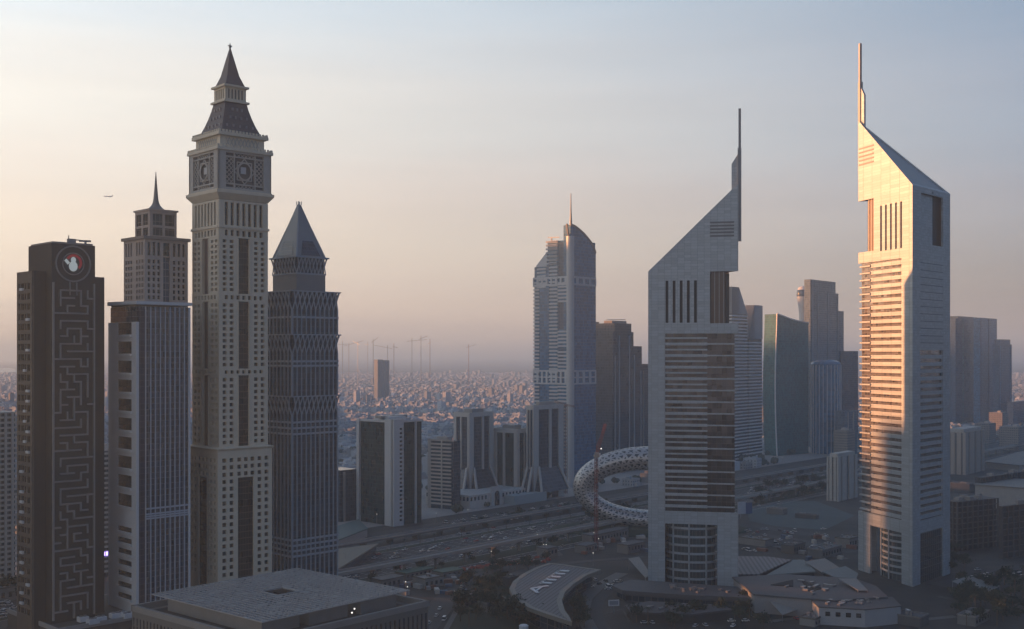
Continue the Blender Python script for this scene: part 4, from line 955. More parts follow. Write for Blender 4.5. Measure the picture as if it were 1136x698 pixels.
bands(a(633), a(619), Zp(385, Y), Zp(366, Y)).build('balcony_banding', WB, t)
bands(a(633), a(619), Zp(520, Y), Zp(425, Y)).build('balcony_banding', WB, t)
m = MB(); f1.box(m, a(609.5), a(598.5), -.9, -.1, 0, Zp(292, Y)); m.build('glass_strip', BLUE2, t)
m = MB(); f1.box(m, a(607), a(595), -6, .45, zS - 2.2, zS - 2, (zL - 14, zS - 1)); m.build('sloped_shoulder', WB, t)
for y0_, y1_ in ((365, 335), (308, 268), (405, 388)): m = MB(); f1.box(m, a(630), a(619.5), -.9, -.4, Zp(y0_, Y), Zp(y1_, Y)); m.build('slot_glazing', NAVY, t)
for zz0, zz1 in ((Zp(316, Y), Zp(306, Y)), (Zp(427, Y), Zp(411, Y))):
    mb = MB()
    for fc, n in ((f0, 4), (f1, 8)):
        grid_wall(mb, fc, -.6 if fc is f0 else 0, fc.L, zz0, zz1, [(fc.L * (i + .2) / n, fc.L * (i + .82) / n) for i in range(n)], [(zz0 + 1.8, (zz0 + zz1) / 2 - .7), ((zz0 + zz1) / 2 + .7, zz1 - 1.8)] if zz1 - zz0 > 12 else [(zz0 + 2, zz1 - 2)], -1, .7)
    mb.build('white_frame', WB, t)
# pale corner column and the sail rising over the right wall
m = MB(); m.cone((1.5, 1.5, 0), (1.5, 1.5, Zp(262, Y)), 4.4, 4.4, 20); m.build('corner_column', mat('pale_column', (.42, .44, .46), .45, .05, .2), t)
prof = [(0, zpk + .5), (.14, zpk), (.32, Zp(253.2, Y)), (.5, Zp(257, Y)), (.66, Zp(261.5, Y)), (.8, Zp(266, Y)), (.91, Zp(271.5, Y)), (1.0, Zp(278, Y))]
m = MB()
for (s0, h0), (s1, h1) in zip(prof, prof[1:]): f0.box(m, s0 * w + (0 if s0 else 0), s1 * w, -10, .0 if s0 else .02, 0, h0, (h0, h1))
m.build('sail_wing', BLUE2, t)
m = MB()
for (s0, h0), (s1, h1) in zip(prof, prof[1:]): f0.bar(m, (s0 * w, -.1, h0 + .2), (s1 * w, -.1, h1 + .2), 2.2, 1.4)
f0.bar(m, (-4.2, -2, zpk + 1.5), (-2.2, -2, Zp(259, Y)), 1.8, 1.8); f0.bar(m, (-2.2, -2, Zp(259, Y)), (1.5, -2, Zp(267, Y)), 1.8, 1.8); m.build('sail_edge', mat('dark_edge', (.12, .12, .14), .5, 0), t)
m = MB(); m.cone((3.2, 2, Zp(265, Y)), (3.2, 2, Zp(237, Y)), 2.3, 1.0, 10); m.cone((3.2, 2, Zp(237, Y)), (3.2, 2, Zp(214, Y)), .9, .4, 8); m.build('needle', LEAD, t)
m = MB(); m.bar((2, a(620), zL + 2), (2, a(607), zL + 2.6), .9); m.bar((2, a(611), zL - 2), (2, a(611), zL + 2), 1.2); m.build('roof_crane', STEEL, t)
# ---- dark stepped tower and neighbours behind the ring
def fin_tower(label, pc, Y, pr, pl, steps, glass, fins, fincol=PALE, th=R(50), name='office_tower', cat='skyscraper', group=None):
    """steps: list of (fraction from, to along the right wall, top row)"""
    X, w, d = fit(pc, Y, pr, pl, th); w = max(w, 12); d = max(d, 12)
    t = thing(name, label, cat, (X, Y, 0), th, group)
    for i, (a0, a1, yt) in enumerate(steps):
        k = .4 * i; MB().box(w * a0 + k, w * a1 - k, k, d - k, 0, Zp(yt, Y)).build('glazed_block', glass, t)
    m = MB()
    for s, wd, yt in fins: Face((0, 0), (w, 0), (0, -1)).box(m, w * s - wd / 2, w * s + wd / 2, -.4, .9, 0, Zp(yt, Y))
    m.build('fin', fincol, t)
    return t, w, d
t, w, d = fin_tower('dark stepped tower with pale vertical fins beside the tall blue tower', 680, 1420, 712, 658, [(0, 1, 384), (.0, .72, 368), (.06, .66, 358.5)], SMOKE, [(.06, 1.8, 395), (.2, 2.6, 372), (.55, 2.2, 372), (.72, 2.6, 394), (.95, 1.8, 412)], mat('fin_grey', (.27, .30, .33), .6, .05, .2))
Y = 1420; MB().box(w * .1, w * .6, d * .2, d * .6, Zp(358.5, Y), Zp(355.5, Y)).build('plant_room', GREY, t)
m = MB(); m.bar((w * .05, d * .4, Zp(354.6, Y)), (w * .7, d * .4, Zp(353.6, Y)), .8); m.build('roof_crane', STEEL, t)
fin_tower('slim slate coloured tower squeezed behind the tall blue tower', 657, 1500, 667, 650, [(0, 1, 361), (.2, .8, 357)], curtain('slate_blue_glass', (.05, .06, .08), (.09, .095, .11), 2.4, 3.5, .15, .2, .4), [], GREY)
fin_tower('slim slate coloured tower against the left edge of the grey triangular tower', 710, 1520, 722, 700, [(0, 1, 408), (.2, .8, 404)], curtain('slate_blue_glass', (.05, .06, .08), (.09, .095, .11), 2.4, 3.5, .15, .2, .4), [(.3, 1.5, 412)], GREY)
# ---- striped twin behind the grey triangular tower
STR = curtain('dark_band_glass', (.03, .03, .034), (.06, .06, .06), 2.2, 3.6, .1, .1, .4)
def striped_twin(pc, Y, pr, pl, ytop, yb, label, slope):
    th = R(52); X, w, d = fit(pc, Y, pr, pl, th); w = max(w, 16); d = max(d, 14); zt = Zp(yb, Y); zz = Zp(ytop, Y)
    t = thing('striped_tower', label, 'skyscraper', (X, Y, 0), th, 'pair of white striped towers')
    MB().box(.7, w - .7, .7, d - .7, 0, zt).build('glazing', STR, t)
    m = MB(); z = 3
    while z < zt - 2: m.box(0, w, 0, d, z, z + 2.0); z += 4.6
    m.build('balcony_banding', WHITE, t)
    m = MB(); q = [(0, 0), (w, 0), (w, d), (0, d)]
    fr = (lambda k: max(0, min(1, k)))
    hf = (lambda x, y: zt + (zz - zt) * fr(x / w / .4)) if slope > 0 else (lambda x, y: zt + (zz - zt) * fr((1 - x / w) / .55))
    xs_ = [0, w * .4, w] if slope > 0 else [0, w * .45, w]
    for xa, xb in zip(xs_, xs_[1:]): m.prism([(xa, 0), (xb, 0), (xb, d), (xa, d)], zt - .01, hf); m.build('sloped_crown', mat('crown_panel', (.34, .35, .37), .5, .05, .2), t)
striped_twin(812, 1560, 829.5, 800, 318, 348, 'left of two striped towers, mostly hidden behind the grey triangular tower', -1)
striped_twin(831, 1600, 846, 826, 338, 376, 'right of two striped towers, its crown cut diagonally beside open sky', 1)
# ---- teal curved slab
Y = 1660; TH4 = R(40); X, w, d = fit(862, Y, 897, 859, TH4); d = 22
t = thing('teal_slab_tower', 'teal glass slab tower with bowed side and curved sloping roof', 'skyscraper', (X, Y, 0), TH4)
zt0, zt1 = Zp(348.5, Y), Zp(358, Y); m = MB(); n = 10
for i in range(n):
    z0, z1 = i / n, (i + 1) / n; bow = lambda k: -4.5 * math.sin(math.pi * min(1, k * 1.05))
    top = lambda x, k: (zt0 + (zt1 - zt0) * (x / w) ** .7) * k
    m.hexa([(bow(z0), 0, top(0, z0)), (w, 0, top(w, z0)), (w, d, top(w, z0)), (bow(z0), d, top(0, z0)), (bow(z1), 0, top(0, z1)), (w, 0, top(w, z1)), (w, d, top(w, z1)), (bow(z1), d, top(0, z1))])
m.build('glazing', TEALG, t)
m = MB()
for i in range(n): z0, z1 = i / n, (i + 1) / n; m.bar((bow(z0) - .3, -.3, zt0 * z0), (bow(z1) - .3, -.3, zt0 * z1), 1.3)
m.bar((-.3, -.3, zt0 + .5), (w * .5, -.3, zt0 + (zt1 - zt0) * .62), 1.4); m.bar((w * .5, -.3, zt0 + (zt1 - zt0) * .62), (w, -.3, zt1 + .5), 1.4); m.build('edge_trim', WHITE, t)
# ---- bulb-topped pale tower far behind
Y = 1950; X = PX(891.5, Y); t = thing('bulb_top_tower', 'slender pale tower whose top swells into a rounded bulb', 'skyscraper', (X, Y, 0), R(50))
def lathe(prof, n=20, sq=(1, 1)):
    m = MB()
    for r, z in prof:
        for i in range(n): a = 2 * math.pi * i / n; m.v.append(Vector((r * math.cos(a) * sq[0], r * math.sin(a) * sq[1], z)))
    for k in range(len(prof) - 1):
        for i in range(n): j = (i + 1) % n; m.f.append((k * n + i, k * n + j, (k + 1) * n + j, (k + 1) * n + i))
    m.f.append(tuple(range(n))[::-1]); m.f.append(tuple(range((len(prof) - 1) * n, len(prof) * n))); return m
pr = [(14, 0), (13.5, Zp(420, Y)), (7.5, Zp(350, Y)), (8.6, Zp(342, Y)), (11.2, Zp(332, Y)), (11.8, Zp(326, Y)), (10.8, Zp(322, Y)), (8.4, Zp(319, Y)), (4.0, Zp(317.6, Y))]
lathe(pr).build('shell', mat('pale_shell', (.50, .51, .52), .4, .04, .1), t, smooth=True)
pr = [(10.0, Zp(333, Y)), (11.95, Zp(328, Y)), (11.9, Zp(325, Y)), (10.9, Zp(321.8, Y))]; lathe(pr).build('bulb_glazing', NAVY, t, smooth=True)
# ---- stepped and rounded towers by the far bend
fin_tower('tall stepped grey tower behind the rounded one, with flat crown', 900, 1820, 936, 895, [(0, 1, 343), (0, .84, 323), (-.02, .76, 310)], curtain('grey_step_glass', (.10, .145, .19), (.15, .18, .21), 2.4, 3.6, .18, .2, .4), [(.18, 2.2, 323), (.5, 2.2, 323), (.8, 2.0, 326), (0.03, 4, 310)], mat('fin_grey2', (.23, .27, .30), .6, .05, .2))
Y = 1700; t = thing('rounded_tower', 'shorter blue tower with rounded front and domed parapet before the stepped tower', 'skyscraper', (PX(919, Y), Y + 14, 0), R(50))
lathe([(22, 0), (22, Zp(404, Y)), (20, Zp(401.5, Y)), (13, Zp(399.5, Y))], 24).build('drum', BLUE2, t)
m = MB()
for i in range(24): a_ = 2 * math.pi * i / 24; m.bar((22.2 * math.cos(a_), 22.2 * math.sin(a_), 0), (22.2 * math.cos(a_), 22.2 * math.sin(a_), Zp(405, Y)), .9)
m.build('fin', WHITE, t)
t, w, d = fin_tower('dark tower with tiny roof spike between the rounded tower and the golden tower', 933, 1900, 952, 928, [(0, 1, 389.5)], SMOKE, [])
m = MB(); m.cone((5, 5, Zp(389.5, 1900)), (5, 5, Zp(378, 1900)), 1.6, .2); m.build('roof_spike', STEEL, t)
fin_tower('low grey block at the foot of the dark spiked tower', 936, 1650, 951, 930, [(0, 1, 456)], curtain('grey_step_glass', (.10, .145, .19), (.15, .18, .21), 2.4, 3.6, .18, .2, .4), [(.3, 2, 458), (.7, 2, 458)])
# ---- small pale apartment tower near the bend
Y = 1150; X, w, d = fit(930, Y, 951, 922.5, R(50)); d = max(d, 12)
t = thing('apartment_tower', 'small pale apartment tower with vertical bays beside the golden tower', 'building', (X, Y, 0), R(50)); zt = Zp(507, Y)
MB().box(.8, w - .8, .8, d - .8, 0, zt - 1).build('glazing', curtain('apartment_glass', (.07, .07, .07), (.22, .21, .20), 1.8, 3.2, .3, .35, .5, .4), t)
m = MB()
for k, fc in enumerate(rect_faces(w, d)):
    n = 4
    for a0, a1 in ((0, .12), (.2, .42), (.56, .8), (.88, 1)): fc.box(m, fc.L * a0 if a0 or k in (1, 3) else -.3, fc.L * a1, -.9, .3 + .05 * k, 0, zt)
m.build('bay_wall', PALE, t); MB().box(2, w - 2, 2, d - 2, zt - 1, zt + 3).build('plant_room', PALE, t)
# ---- blue cluster at the right edge
fin_tower('left blue tower at the right edge with teal corner and flat top', 1060, 2420, 1087, 1040, [(0, 1, 353), (.1, .9, 350.5)], NAVY, [(.3, 3, 352), (.93, 3, 352)], TEALG, group='blue towers at the right edge')
fin_tower('tallest plain blue slab of the cluster at the right edge', 1087, 2430, 1106, 1080, [(0, 1, 352.5)], BLUE2, [(.05, 2, 353), (.5, 2, 353)], NAVY, group='blue towers at the right edge')
fin_tower('shorter blue tower with flat cap, right of the tallest slab', 1108, 2400, 1122.5, 1103, [(0, 1, 382), (.1, .9, 376.5)], NAVY, [(.1, 3, 384), (.9, 3, 384)], BLUE2, group='blue towers at the right edge')
fin_tower('low dark blue block at the foot of the right edge cluster', 1124, 2350, 1150, 1120, [(0, 1, 446)], NAVY, [])
Y = 1400; X, w, d = fit(1071, Y, 1092, 1050, R(50)); zt = Zp(480, Y)
t = thing('apartment_tower', 'beige apartment slab with recessed bays right of the golden tower', 'building', (X, Y, 0), R(50))
MB().box(1, w - 1, 1, d - 1, 0, zt - 1).build('glazing', curtain('apartment_glass', (.07, .07, .07), (.22, .21, .20), 1.8, 3.2, .3, .35, .5, .4), t)
m = MB()
for k, fc in enumerate(rect_faces(w, d)):
    for a0, a1 in ((0, .14), (.22, .46), (.56, .78), (.86, 1)): fc.box(m, fc.L * a0 if a0 or k in (1, 3) else -.3, fc.L * a1, -1.1, .3 + .05 * k, 0, zt)
m.build('bay_wall', mat('beige_wall', (.36, .31, .27), .8, .08, .2), t); MB().box(3, w - 3, 3, d - 3, zt - 1, zt + 4).build('plant_room', PALE, t)
# ---- unfinished frame blocks, bottom right
def frame_block(label, pc, Y, pr, pl, ytop, th, tone):
    X, w, d = fit(pc, Y, pr, pl, th); zt = Zp(ytop, Y); t = thing('concrete_frame_block', label, 'building', (X, Y, 0), th, 'mid-rise blocks right of the golden tower')
    MB().box(1.5, w - 1.5, 1.5, d - 1.5, 0, zt - .5).build('core', mat('dark_infill', (.045, .043, .042), .9, .3, .3), t)  # dark core behind the slabs and columns
    m = MB(); nf = int(zt / 3.9)
    for i in range(1, nf + 1): MB().box(0, w, 0, d, i * zt / nf - .45, i * zt / nf).build('floor_slab', tone, t)
    for fc in rect_faces(w, d):
        n = max(3, int(fc.L / 6))
        for i in range(n + 1): s = max(.5, min(fc.L - .5, fc.L * i / n)); m = MB(); fc.box(m, s - .45, s + .45, -1.0, .12, 0, zt - .46); m.build('column', tone, t)
    rk = random.Random(int(pc))
    for i in range(14): a_, b_ = rk.uniform(.05, .8) * w, rk.uniform(.05, .8) * d; MB().box(a_, a_ + rk.uniform(2, 6), b_, b_ + rk.uniform(2, 5), zt, zt + rk.uniform(1, 3.4)).build('roof_hut', mat('roof_hut_wall', (.24, .23, .22), .85, .15, .2), t)
    return t
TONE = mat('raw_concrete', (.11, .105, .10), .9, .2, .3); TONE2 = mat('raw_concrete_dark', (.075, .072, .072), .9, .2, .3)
frame_block('grey gridded mid-rise block beside the foot of the golden tower, cluttered roof', 1062, 860, 1108, 1046, 557, R(30), TONE)
frame_block('darker gridded block cut by the right edge of the photo', 1112, 830, 1180, 1108, 562, R(30), TONE2)
frame_block('long low block with pale roof behind the gridded mid-rise blocks', 1090, 1120, 1180, 1082, 530, R(40), TONE2)
for i, (q, zz, lab) in enumerate((([(1092, 512), (1136, 500), (1200, 494), (1200, 512), (1130, 516)], 9, 'large pale flat shed roof near the right edge'), ([(1080, 537), (1100, 529), (1190, 535), (1190, 545)], 22, 'long pale flat roof in front of the large shed at the right edge'))):
    P = [G(*p, zz) for p in q]; cx = sum(p[0] for p in P) / len(P); cy = sum(p[1] for p in P) / len(P); P = [(a_ - cx, b_ - cy) for a_, b_ in P]
    t = thing('flat_roofed_shed', lab, 'building', (cx, cy, 0)); MB().prism(P, zz - 1, zz).build('roof', mat('weathered_roof', (.19, .18, .165), .8, .15, .08), t); MB().prism([(a_ * .97, b_ * .97) for a_, b_ in P], 0, zz - 1.01).build('wall', GREY, t)
# ---- dark block and teal hall beside the lattice tower
t, w, d = fin_tower('dark block half hidden behind the lattice tower with pyramid', 378, 1010, 396, 360, [(0, 1, 522)], SMOKE, [(.2, 2, 524)], GREY, name='office_block', cat='building')
P = [G(*p, 7) for p in ((360, 588), (398, 576), (408, 586), (372, 600))]; cx, cy = P[0]
t = thing('teal_roofed_hall', 'low hall with dull teal roof beside the lattice tower', 'building', (cx, cy, 0)); P = [(a_ - cx, b_ - cy) for a_, b_ in P]
MB().prism(P, 6, 7).build('roof', mat('teal_roof', (.06, .11, .11), .6, .15, .1), t); MB().prism([(a_ * .98 + .3, b_ * .98) for a_, b_ in P], 0, 5.99).build('wall', GREY, t)
P = [G(*p, 8) for p in ((366, 610), (420, 603), (374, 632), (350, 640))]; cx, cy = P[1]
t = thing('wedge_roofed_station', 'beige wedge shaped flat roof beside the highway, right of the lattice tower', 'building', (cx, cy, 0)); P = [(a_ - cx, b_ - cy) for a_, b_ in P]
MB().prism(P, 7, 8).build('roof', mat('beige_roof', (.20, .18, .145), .8, .12, .1), t); c0 = Vector((sum(p[0] for p in P) / 4, sum(p[1] for p in P) / 4)); MB().prism([tuple(c0 + (Vector(p) - c0) * .93) for p in P], 0, 6.99).build('wall', SMOKE, t)
# ================================================================== RING MUSEUM
Y0 = 965; cx = PX(722, Y0); cz = Zp(541, Y0)
t = thing('ring_museum', 'silver oval ring building with lattice skin, half hidden by the grey triangular tower', 'museum', (cx, Y0, 0), R(-10))
def ring_mat():
    m, tt, p = _new('silver_lattice_skin'); N = tt.nodes.new; L = tt.links.new
    def mth(op, a, b=None):
        n = N('ShaderNodeMath'); n.operation = op
        for i, v in enumerate((a, b)):
            if v is None: continue
            if isinstance(v, (int, float)): n.inputs[i].default_value = v
            else: L(v, n.inputs[i])
        return n.outputs[0]
    uv = N('ShaderNodeUVMap'); uv.uv_map = 'skin'; nz = N('ShaderNodeTexNoise'); nz.inputs['Scale'].default_value = 22; nz.inputs['Detail'].default_value = 2; L(uv.outputs[0], nz.inputs['Vector'])
    dv = N('ShaderNodeVectorMath'); dv.operation = 'MULTIPLY_ADD'; L(nz.outputs['Color'], dv.inputs[0]); dv.inputs[1].default_value = (.016, .05, 0); L(uv.outputs[0], dv.inputs[2])
    sx = N('ShaderNodeSeparateXYZ'); L(dv.outputs[0], sx.inputs[0]); u = mth('MULTIPLY', sx.outputs[0], 58.0); v = mth('MULTIPLY', sx.outputs[1], 14.0)
    ln = lambda q, w: mth('LESS_THAN', mth('FRACT', mth('ADD', q, 50.0)), w)
    f = mth('MAXIMUM', mth('MAXIMUM', ln(mth('ADD', u, mth('MULTIPLY', v, .5)), .34), ln(mth('SUBTRACT', u, mth('MULTIPLY', v, .5)), .34)), ln(v, .30))
    mx = N('ShaderNodeMix'); mx.data_type = 'RGBA'; L(f, mx.inputs[0]); mx.inputs[6].default_value = (.04, .045, .055, 1); mx.inputs[7].default_value = (.40, .41, .42, 1); L(mx.outputs[2], p.inputs['Base Color'])
    p.inputs['Roughness'].default_value = .32; p.inputs['Metallic'].default_value = .4; return m
m = MB(); nu, nv = 72, 20; a_o, b_o, a_i, b_i = 66.5, 35.0, 47.0, 17.0; zc_i = -2.0
for i in range(nu):
    u = 2 * math.pi * i / nu; co, si = math.cos(u), math.sin(u)
    o = Vector((a_o * co, 0, b_o * si)); n_ = Vector((a_i * co, 0, b_i * si + zc_i)); c_ = (o + n_) / 2; rd = (o - n_) / 2
    for j in range(nv):
        v_ = 2 * math.pi * j / nv; pt = c_ + rd * math.cos(v_) + Vector((0, 13.5 * math.sin(v_), 0)); m.v.append(pt + Vector((0, 0, cz)))
for i in range(nu):
    for j in range(nv): a_, b_ = (i + 1) % nu, (j + 1) % nv; m.f.append((i * nv + j, a_ * nv + j, a_ * nv + b_, i * nv + b_))
shell = m.build('ring_shell', ring_mat(), t, smooth=True); ul = shell.data.uv_layers.new(name='skin')
for pl_ in shell.data.polygons:
    i_, j_ = pl_.index // nv, pl_.index % nv
    for li, (du, dv_) in zip(pl_.loop_indices, ((0, 0), (1, 0), (1, 1), (0, 1))): ul.data[li].uv = ((i_ + du) / nu, (j_ + dv_) / nv)
pr = [(62, 0), (60, 3), (46, cz - b_o + 1.5), (20, cz - b_o + 3)]
lathe(pr, 36, (1, .55)).build('base', mat('museum_base', (.10, .10, .10), .8, .15, .1), t)
t2 = lathe([(86, -.3), (84, 1), (66, 4.5), (60, 4.6)], 40, (1, .5)); o = t2.build('grass_mound', GRASS); o.location = (cx, Y0 + 4, 0); o['kind'] = 'structure'
# ================================================================== LOW BUILDINGS IN FRONT
# crescent hall
zr = 11.0
outl = [(609, 624.5), (594, 629.5), (580, 636.5), (569, 645), (565, 653), (570, 663), (586.5, 674), (609, 682), (634.5, 690), (631, 683), (626.5, 677), (623.4, 666), (627, 656.6), (636, 648), (651, 638), (667, 632), (648, 629.5), (628, 626.5)]
P = [Vector(G(*p, zr)) for p in outl]; cen = sum(P, Vector((0, 0))) / len(P)
t = thing('crescent_hall', 'crescent shaped hall with ribbed roof, pale rim and white roof letters', 'building', (*cen, 0)); Q = [p - cen for p in P]
def inset_poly(Q, k):
    out = []; n = len(Q)
    area = sum(Q[i].x * Q[(i + 1) % n].y - Q[(i + 1) % n].x * Q[i].y for i in range(n)); sg = 1 if area > 0 else -1
    for i in range(n):
        d0 = (Q[i] - Q[i - 1]).normalized(); d1 = (Q[(i + 1) % n] - Q[i]).normalized(); n0 = Vector((-d0.y, d0.x)) * sg; n1 = Vector((-d1.y, d1.x)) * sg
        b_ = n0 + n1; b_ = b_ / max(.6, b_.dot(n0)) ; out.append(Q[i] + b_ * k * .9)
    return out
IN = inset_poly(Q, 3.4)
A0 = Vector(G(594, 658, zr)) - cen; A1 = Vector(G(630, 633, zr)) - cen; ld = (A1 - A0).normalized(); lu = Vector((-ld.y, ld.x))
MB().prism([tuple(p) for p in IN], zr - 1.2, zr - .25).build('roof', stripes('ribbed_grey_roof', (.10, .10, .115), (.035, .035, .042), 2.6, .30, -math.atan2(lu.y, lu.x), .6), t)
m = MB(); n = len(Q)
for i in range(n): j = (i + 1) % n; m.prism([tuple(Q[i]), tuple(Q[j]), tuple(IN[j]), tuple(IN[i])], zr - 2.2, zr)
m.build('roof_rim', mat('rim_stone', (.20, .19, .165), .7, .1, .2), t)
IN2 = inset_poly(Q, 5.0); MB().prism([tuple(p) for p in IN2], 0, zr - 2.2).build('glass_wall', SMOKE, t)
LT = mat('white_letter', (.62, .62, .62), .6, 0); L0 = A0 - lu * 1.5
def stroke(m, x0, y0, x1, y1, wd): a_, b_ = L0 + ld * x0 + lu * y0, L0 + ld * x1 + lu * y1; m.bar((a_.x, a_.y, zr + .25), (b_.x, b_.y, zr + .25), wd, .4)
Lr = (A1 - A0).length; hh = 7.2; kL = Lr / 62
m = MB(); stroke(m, 0, 0, 9 * kL, hh, 2.0); stroke(m, 18 * kL, 0, 9 * kL, hh, 2.0); stroke(m, 4.6 * kL, 2.6, 13.4 * kL, 2.6, 1.3); m.build('roof_letter', LT, t)
for k in range(5):
    m = MB(); x_ = (25 + 8.6 * k) * kL; stroke(m, x_, 0, x_, hh, 3.2 * kL); stroke(m, x_ - 3 * kL, hh - .6, x_ + (3.4 if k < 4 else 1.6) * kL, hh - .6, 1.3); m.build('roof_letter', LT, t)
# white service drum in the garden below it
x, y = G(581, 694, 5); t = thing('white_tank', 'small white cylindrical tank among trees below the crescent hall', 'tank', (x, y, 0)); MB().cone((0, 0, 0), (0, 0, 5), 2.5, 2.5, 18).build('drum', WHITE, t); MB().cone((0, 0, 5), (0, 0, 5.5), 2.6, 1.8, 18).build('lid', WHITE, t)
# podium before the grey triangular tower
def roof_px(name, label, cat, pts, z, hroof, rm, wm, over=1.0):
    P = [Vector(G(*p, z)) for p in pts]; c_ = sum(P, Vector((0, 0))) / len(P); Q_ = [p - c_ for p in P]
    t = thing(name, label, cat, (*c_, 0)); MB().prism([tuple(q) for q in Q_], z - hroof, z).build('roof', rm, t)
    MB().prism([tuple(q) for q in inset_poly(Q_, over)], 0, z - hroof - .01).build('wall', wm, t)
    rp_ = random.Random(len(label)); n_ = len(Q_)
    for i in range(18):
        wts = [rp_.random() ** 2 for _ in Q_]; sw = sum(wts); c2 = sum((q * (k / sw) for q, k in zip(Q_, wts)), Vector((0, 0))) * .8; a_ = R(rp_.choice((49, 139))); e_ = Vector((math.cos(a_), math.sin(a_))) * rp_.uniform(.6, 2.6)
        if name in ('conference_hall', 'shopping_podium', 'terrace_building', 'service_wing'): MB().bar((c2.x - e_.x, c2.y - e_.y, z + .5), (c2.x + e_.x, c2.y + e_.y, z + .5), rp_.uniform(.6, 2.2), rp_.uniform(.7, 1.3)).build('roof_plant', STEEL, t)
    return t, Q_, c_
DKROOF = mat('grey_roof_sheet', (.075, .077, .083), .7, .12, .1)
t, Q_, c_ = roof_px('shopping_podium', 'low podium with thick grey roof edge at the foot of the grey triangular tower', 'podium', [(679, 649.5), (700, 643), (835, 652), (862, 659), (852, 664), (760, 660), (690, 655)], 7, 2.4, DKROOF, SMOKE, 3)
P1, P2 = Vector(G(684, 655, 4.6)), Vector(G(850, 664, 4.6)); dd = (P2 - P1).normalized()
for i in range(16): p = P1 + (P2 - P1) * (i + .5) / 16 - c_; MB().cone((p.x, p.y, 0), (p.x, p.y, 4.6), .5, .5, 8).build('column', PALE, t)
roof_px('terrace_building', 'dark terrace building below the podium of the grey triangular tower', 'building', [(693, 671), (720, 667), (800, 671), (812, 676), (770, 681), (700, 679)], 6, 1.0, mat('terrace_roof', (.07, .07, .075), .8, .2, .1), DARKC)
# white tents
def tent(pts, z0, z1, label):
    P = [Vector(G(*p, z0)) for p in pts]; c_ = sum(P, Vector((0, 0))) / len(P); t = thing('tent_canopy', label, 'canopy', (*c_, 0)); m = MB(); n = len(P)
    Q_ = [p - c_ for p in P]; hi = [z1, z1, z0, z0][:n]
    m.v += [Vector((q.x, q.y, z)) for q, z in zip(Q_, hi)] + [Vector((q.x, q.y, z - .25)) for q, z in zip(Q_, hi)]; m.f += [tuple(range(n)), tuple(range(n, 2 * n))[::-1]] + [(i, (i + 1) % n, n + (i + 1) % n, n + i) for i in range(n)]
    m.build('fabric', mat('white_fabric', (.24, .235, .22), .8, .05, .3), t)
    for q, z in zip(Q_, hi): MB().cone((q.x * .97, q.y * .97, 0), (q.x * .97, q.y * .97, z - .25), .18, .18, 6).build('post', STEEL, t)
tent([(697, 626), (709, 624), (722, 637), (716, 641)], 4, 8, 'white tilted canopy at the left foot of the grey triangular tower')
tent([(852, 673), (880, 668), (886, 676), (868, 682)], 4, 8, 'cream tent canopy on the terrace between the two triangular towers')
tent([(930, 645), (950, 645), (963, 655), (952, 655)], 12.2, 14, 'pale skylight canopy at the left foot of the golden tower')
tent([(893, 628), (915, 624), (935, 632), (915, 637)], 6, 9, 'pale folded canopy left of the golden tower foot')
tent([(1056, 650), (1075, 644), (1110, 650), (1090, 659)], 4, 7, 'pale canopy roof at the right foot of the golden tower')
# conference hall with triangular rooflights
t, Q_, c_ = roof_px('conference_hall', 'wide flat roofed hall with two dark triangular rooflights between the triangular towers', 'building', [(812, 640), (870, 637), (948, 641.5), (972, 650), (985, 662), (925, 666), (885, 663), (836, 659)], 11, .9, DKROOF, mat('hall_wall', (.24, .24, .25), .7, .1, .2))
for tri in (((855, 648.7), (880, 643.2), (880, 650.5)), ((888, 642.8), (912, 652.5), (898, 656.2))):
    P = [Vector(G(*p, 11.3)) - c_ for p in tri]; m = MB(); m.prism([tuple(p) for p in P], 10.9, 11.35); m.build('rooflight', mat('dark_rooflight', (.014, .014, .016), .75, 0, spec=.2), t)
t, Q_, c_ = roof_px('service_wing', 'white walled wing with small square windows below the golden tower', 'building', [(900, 666), (925, 664), (990, 662), (1000, 672), (960, 676), (908, 673)], 10, .6, DKROOF, mat('wing_wall', (.30, .31, .33), .7, .08, .2), .4)
for px in (917, 931, 944, 957): 
    p = Vector(G(px, 676.5, 6.2)) - c_; 
a_, b_ = Vector(G(908, 673, 10)) - c_, Vector(G(960, 676, 10)) - c_; fcw = Face(tuple(a_), tuple(b_), (0, -1))
for k in (.2, .42, .64, .86): m = MB(); fcw.box(m, fcw.L * k - 1.3, fcw.L * k + 1.3, -.45, -.2, 5.0, 7.4); m.build('window', BLACKG, t)
t, Q_, c_ = roof_px('ribbed_shed', 'long shed with ribbed grey roof right of the grey triangular tower', 'building', [(816, 617), (852, 617.5), (878, 621), (842, 637), (812, 637)], 8, .8, stripes('ribbed_pale_roof', (.15, .15, .16), (.075, .075, .08), 3.0, .45, R(5), .6), DARKC)
roof_px('ribbed_shed', 'pale teal shed right of the ribbed grey one', 'building', [(880, 621), (892, 621), (905, 634), (850, 638)], 7, .8, mat('teal_shed_roof', (.11, .14, .145), .6, .1, .1), DARKC)
roof_px('teal_pavilion', 'pale teal flat pavilion left of the golden tower foot', 'building', [(912, 634), (938, 628), (952, 636), (950, 642), (925, 640)], 8, .8, mat('pavilion_roof', (.11, .14, .15), .6, .08, .1), DARKC)
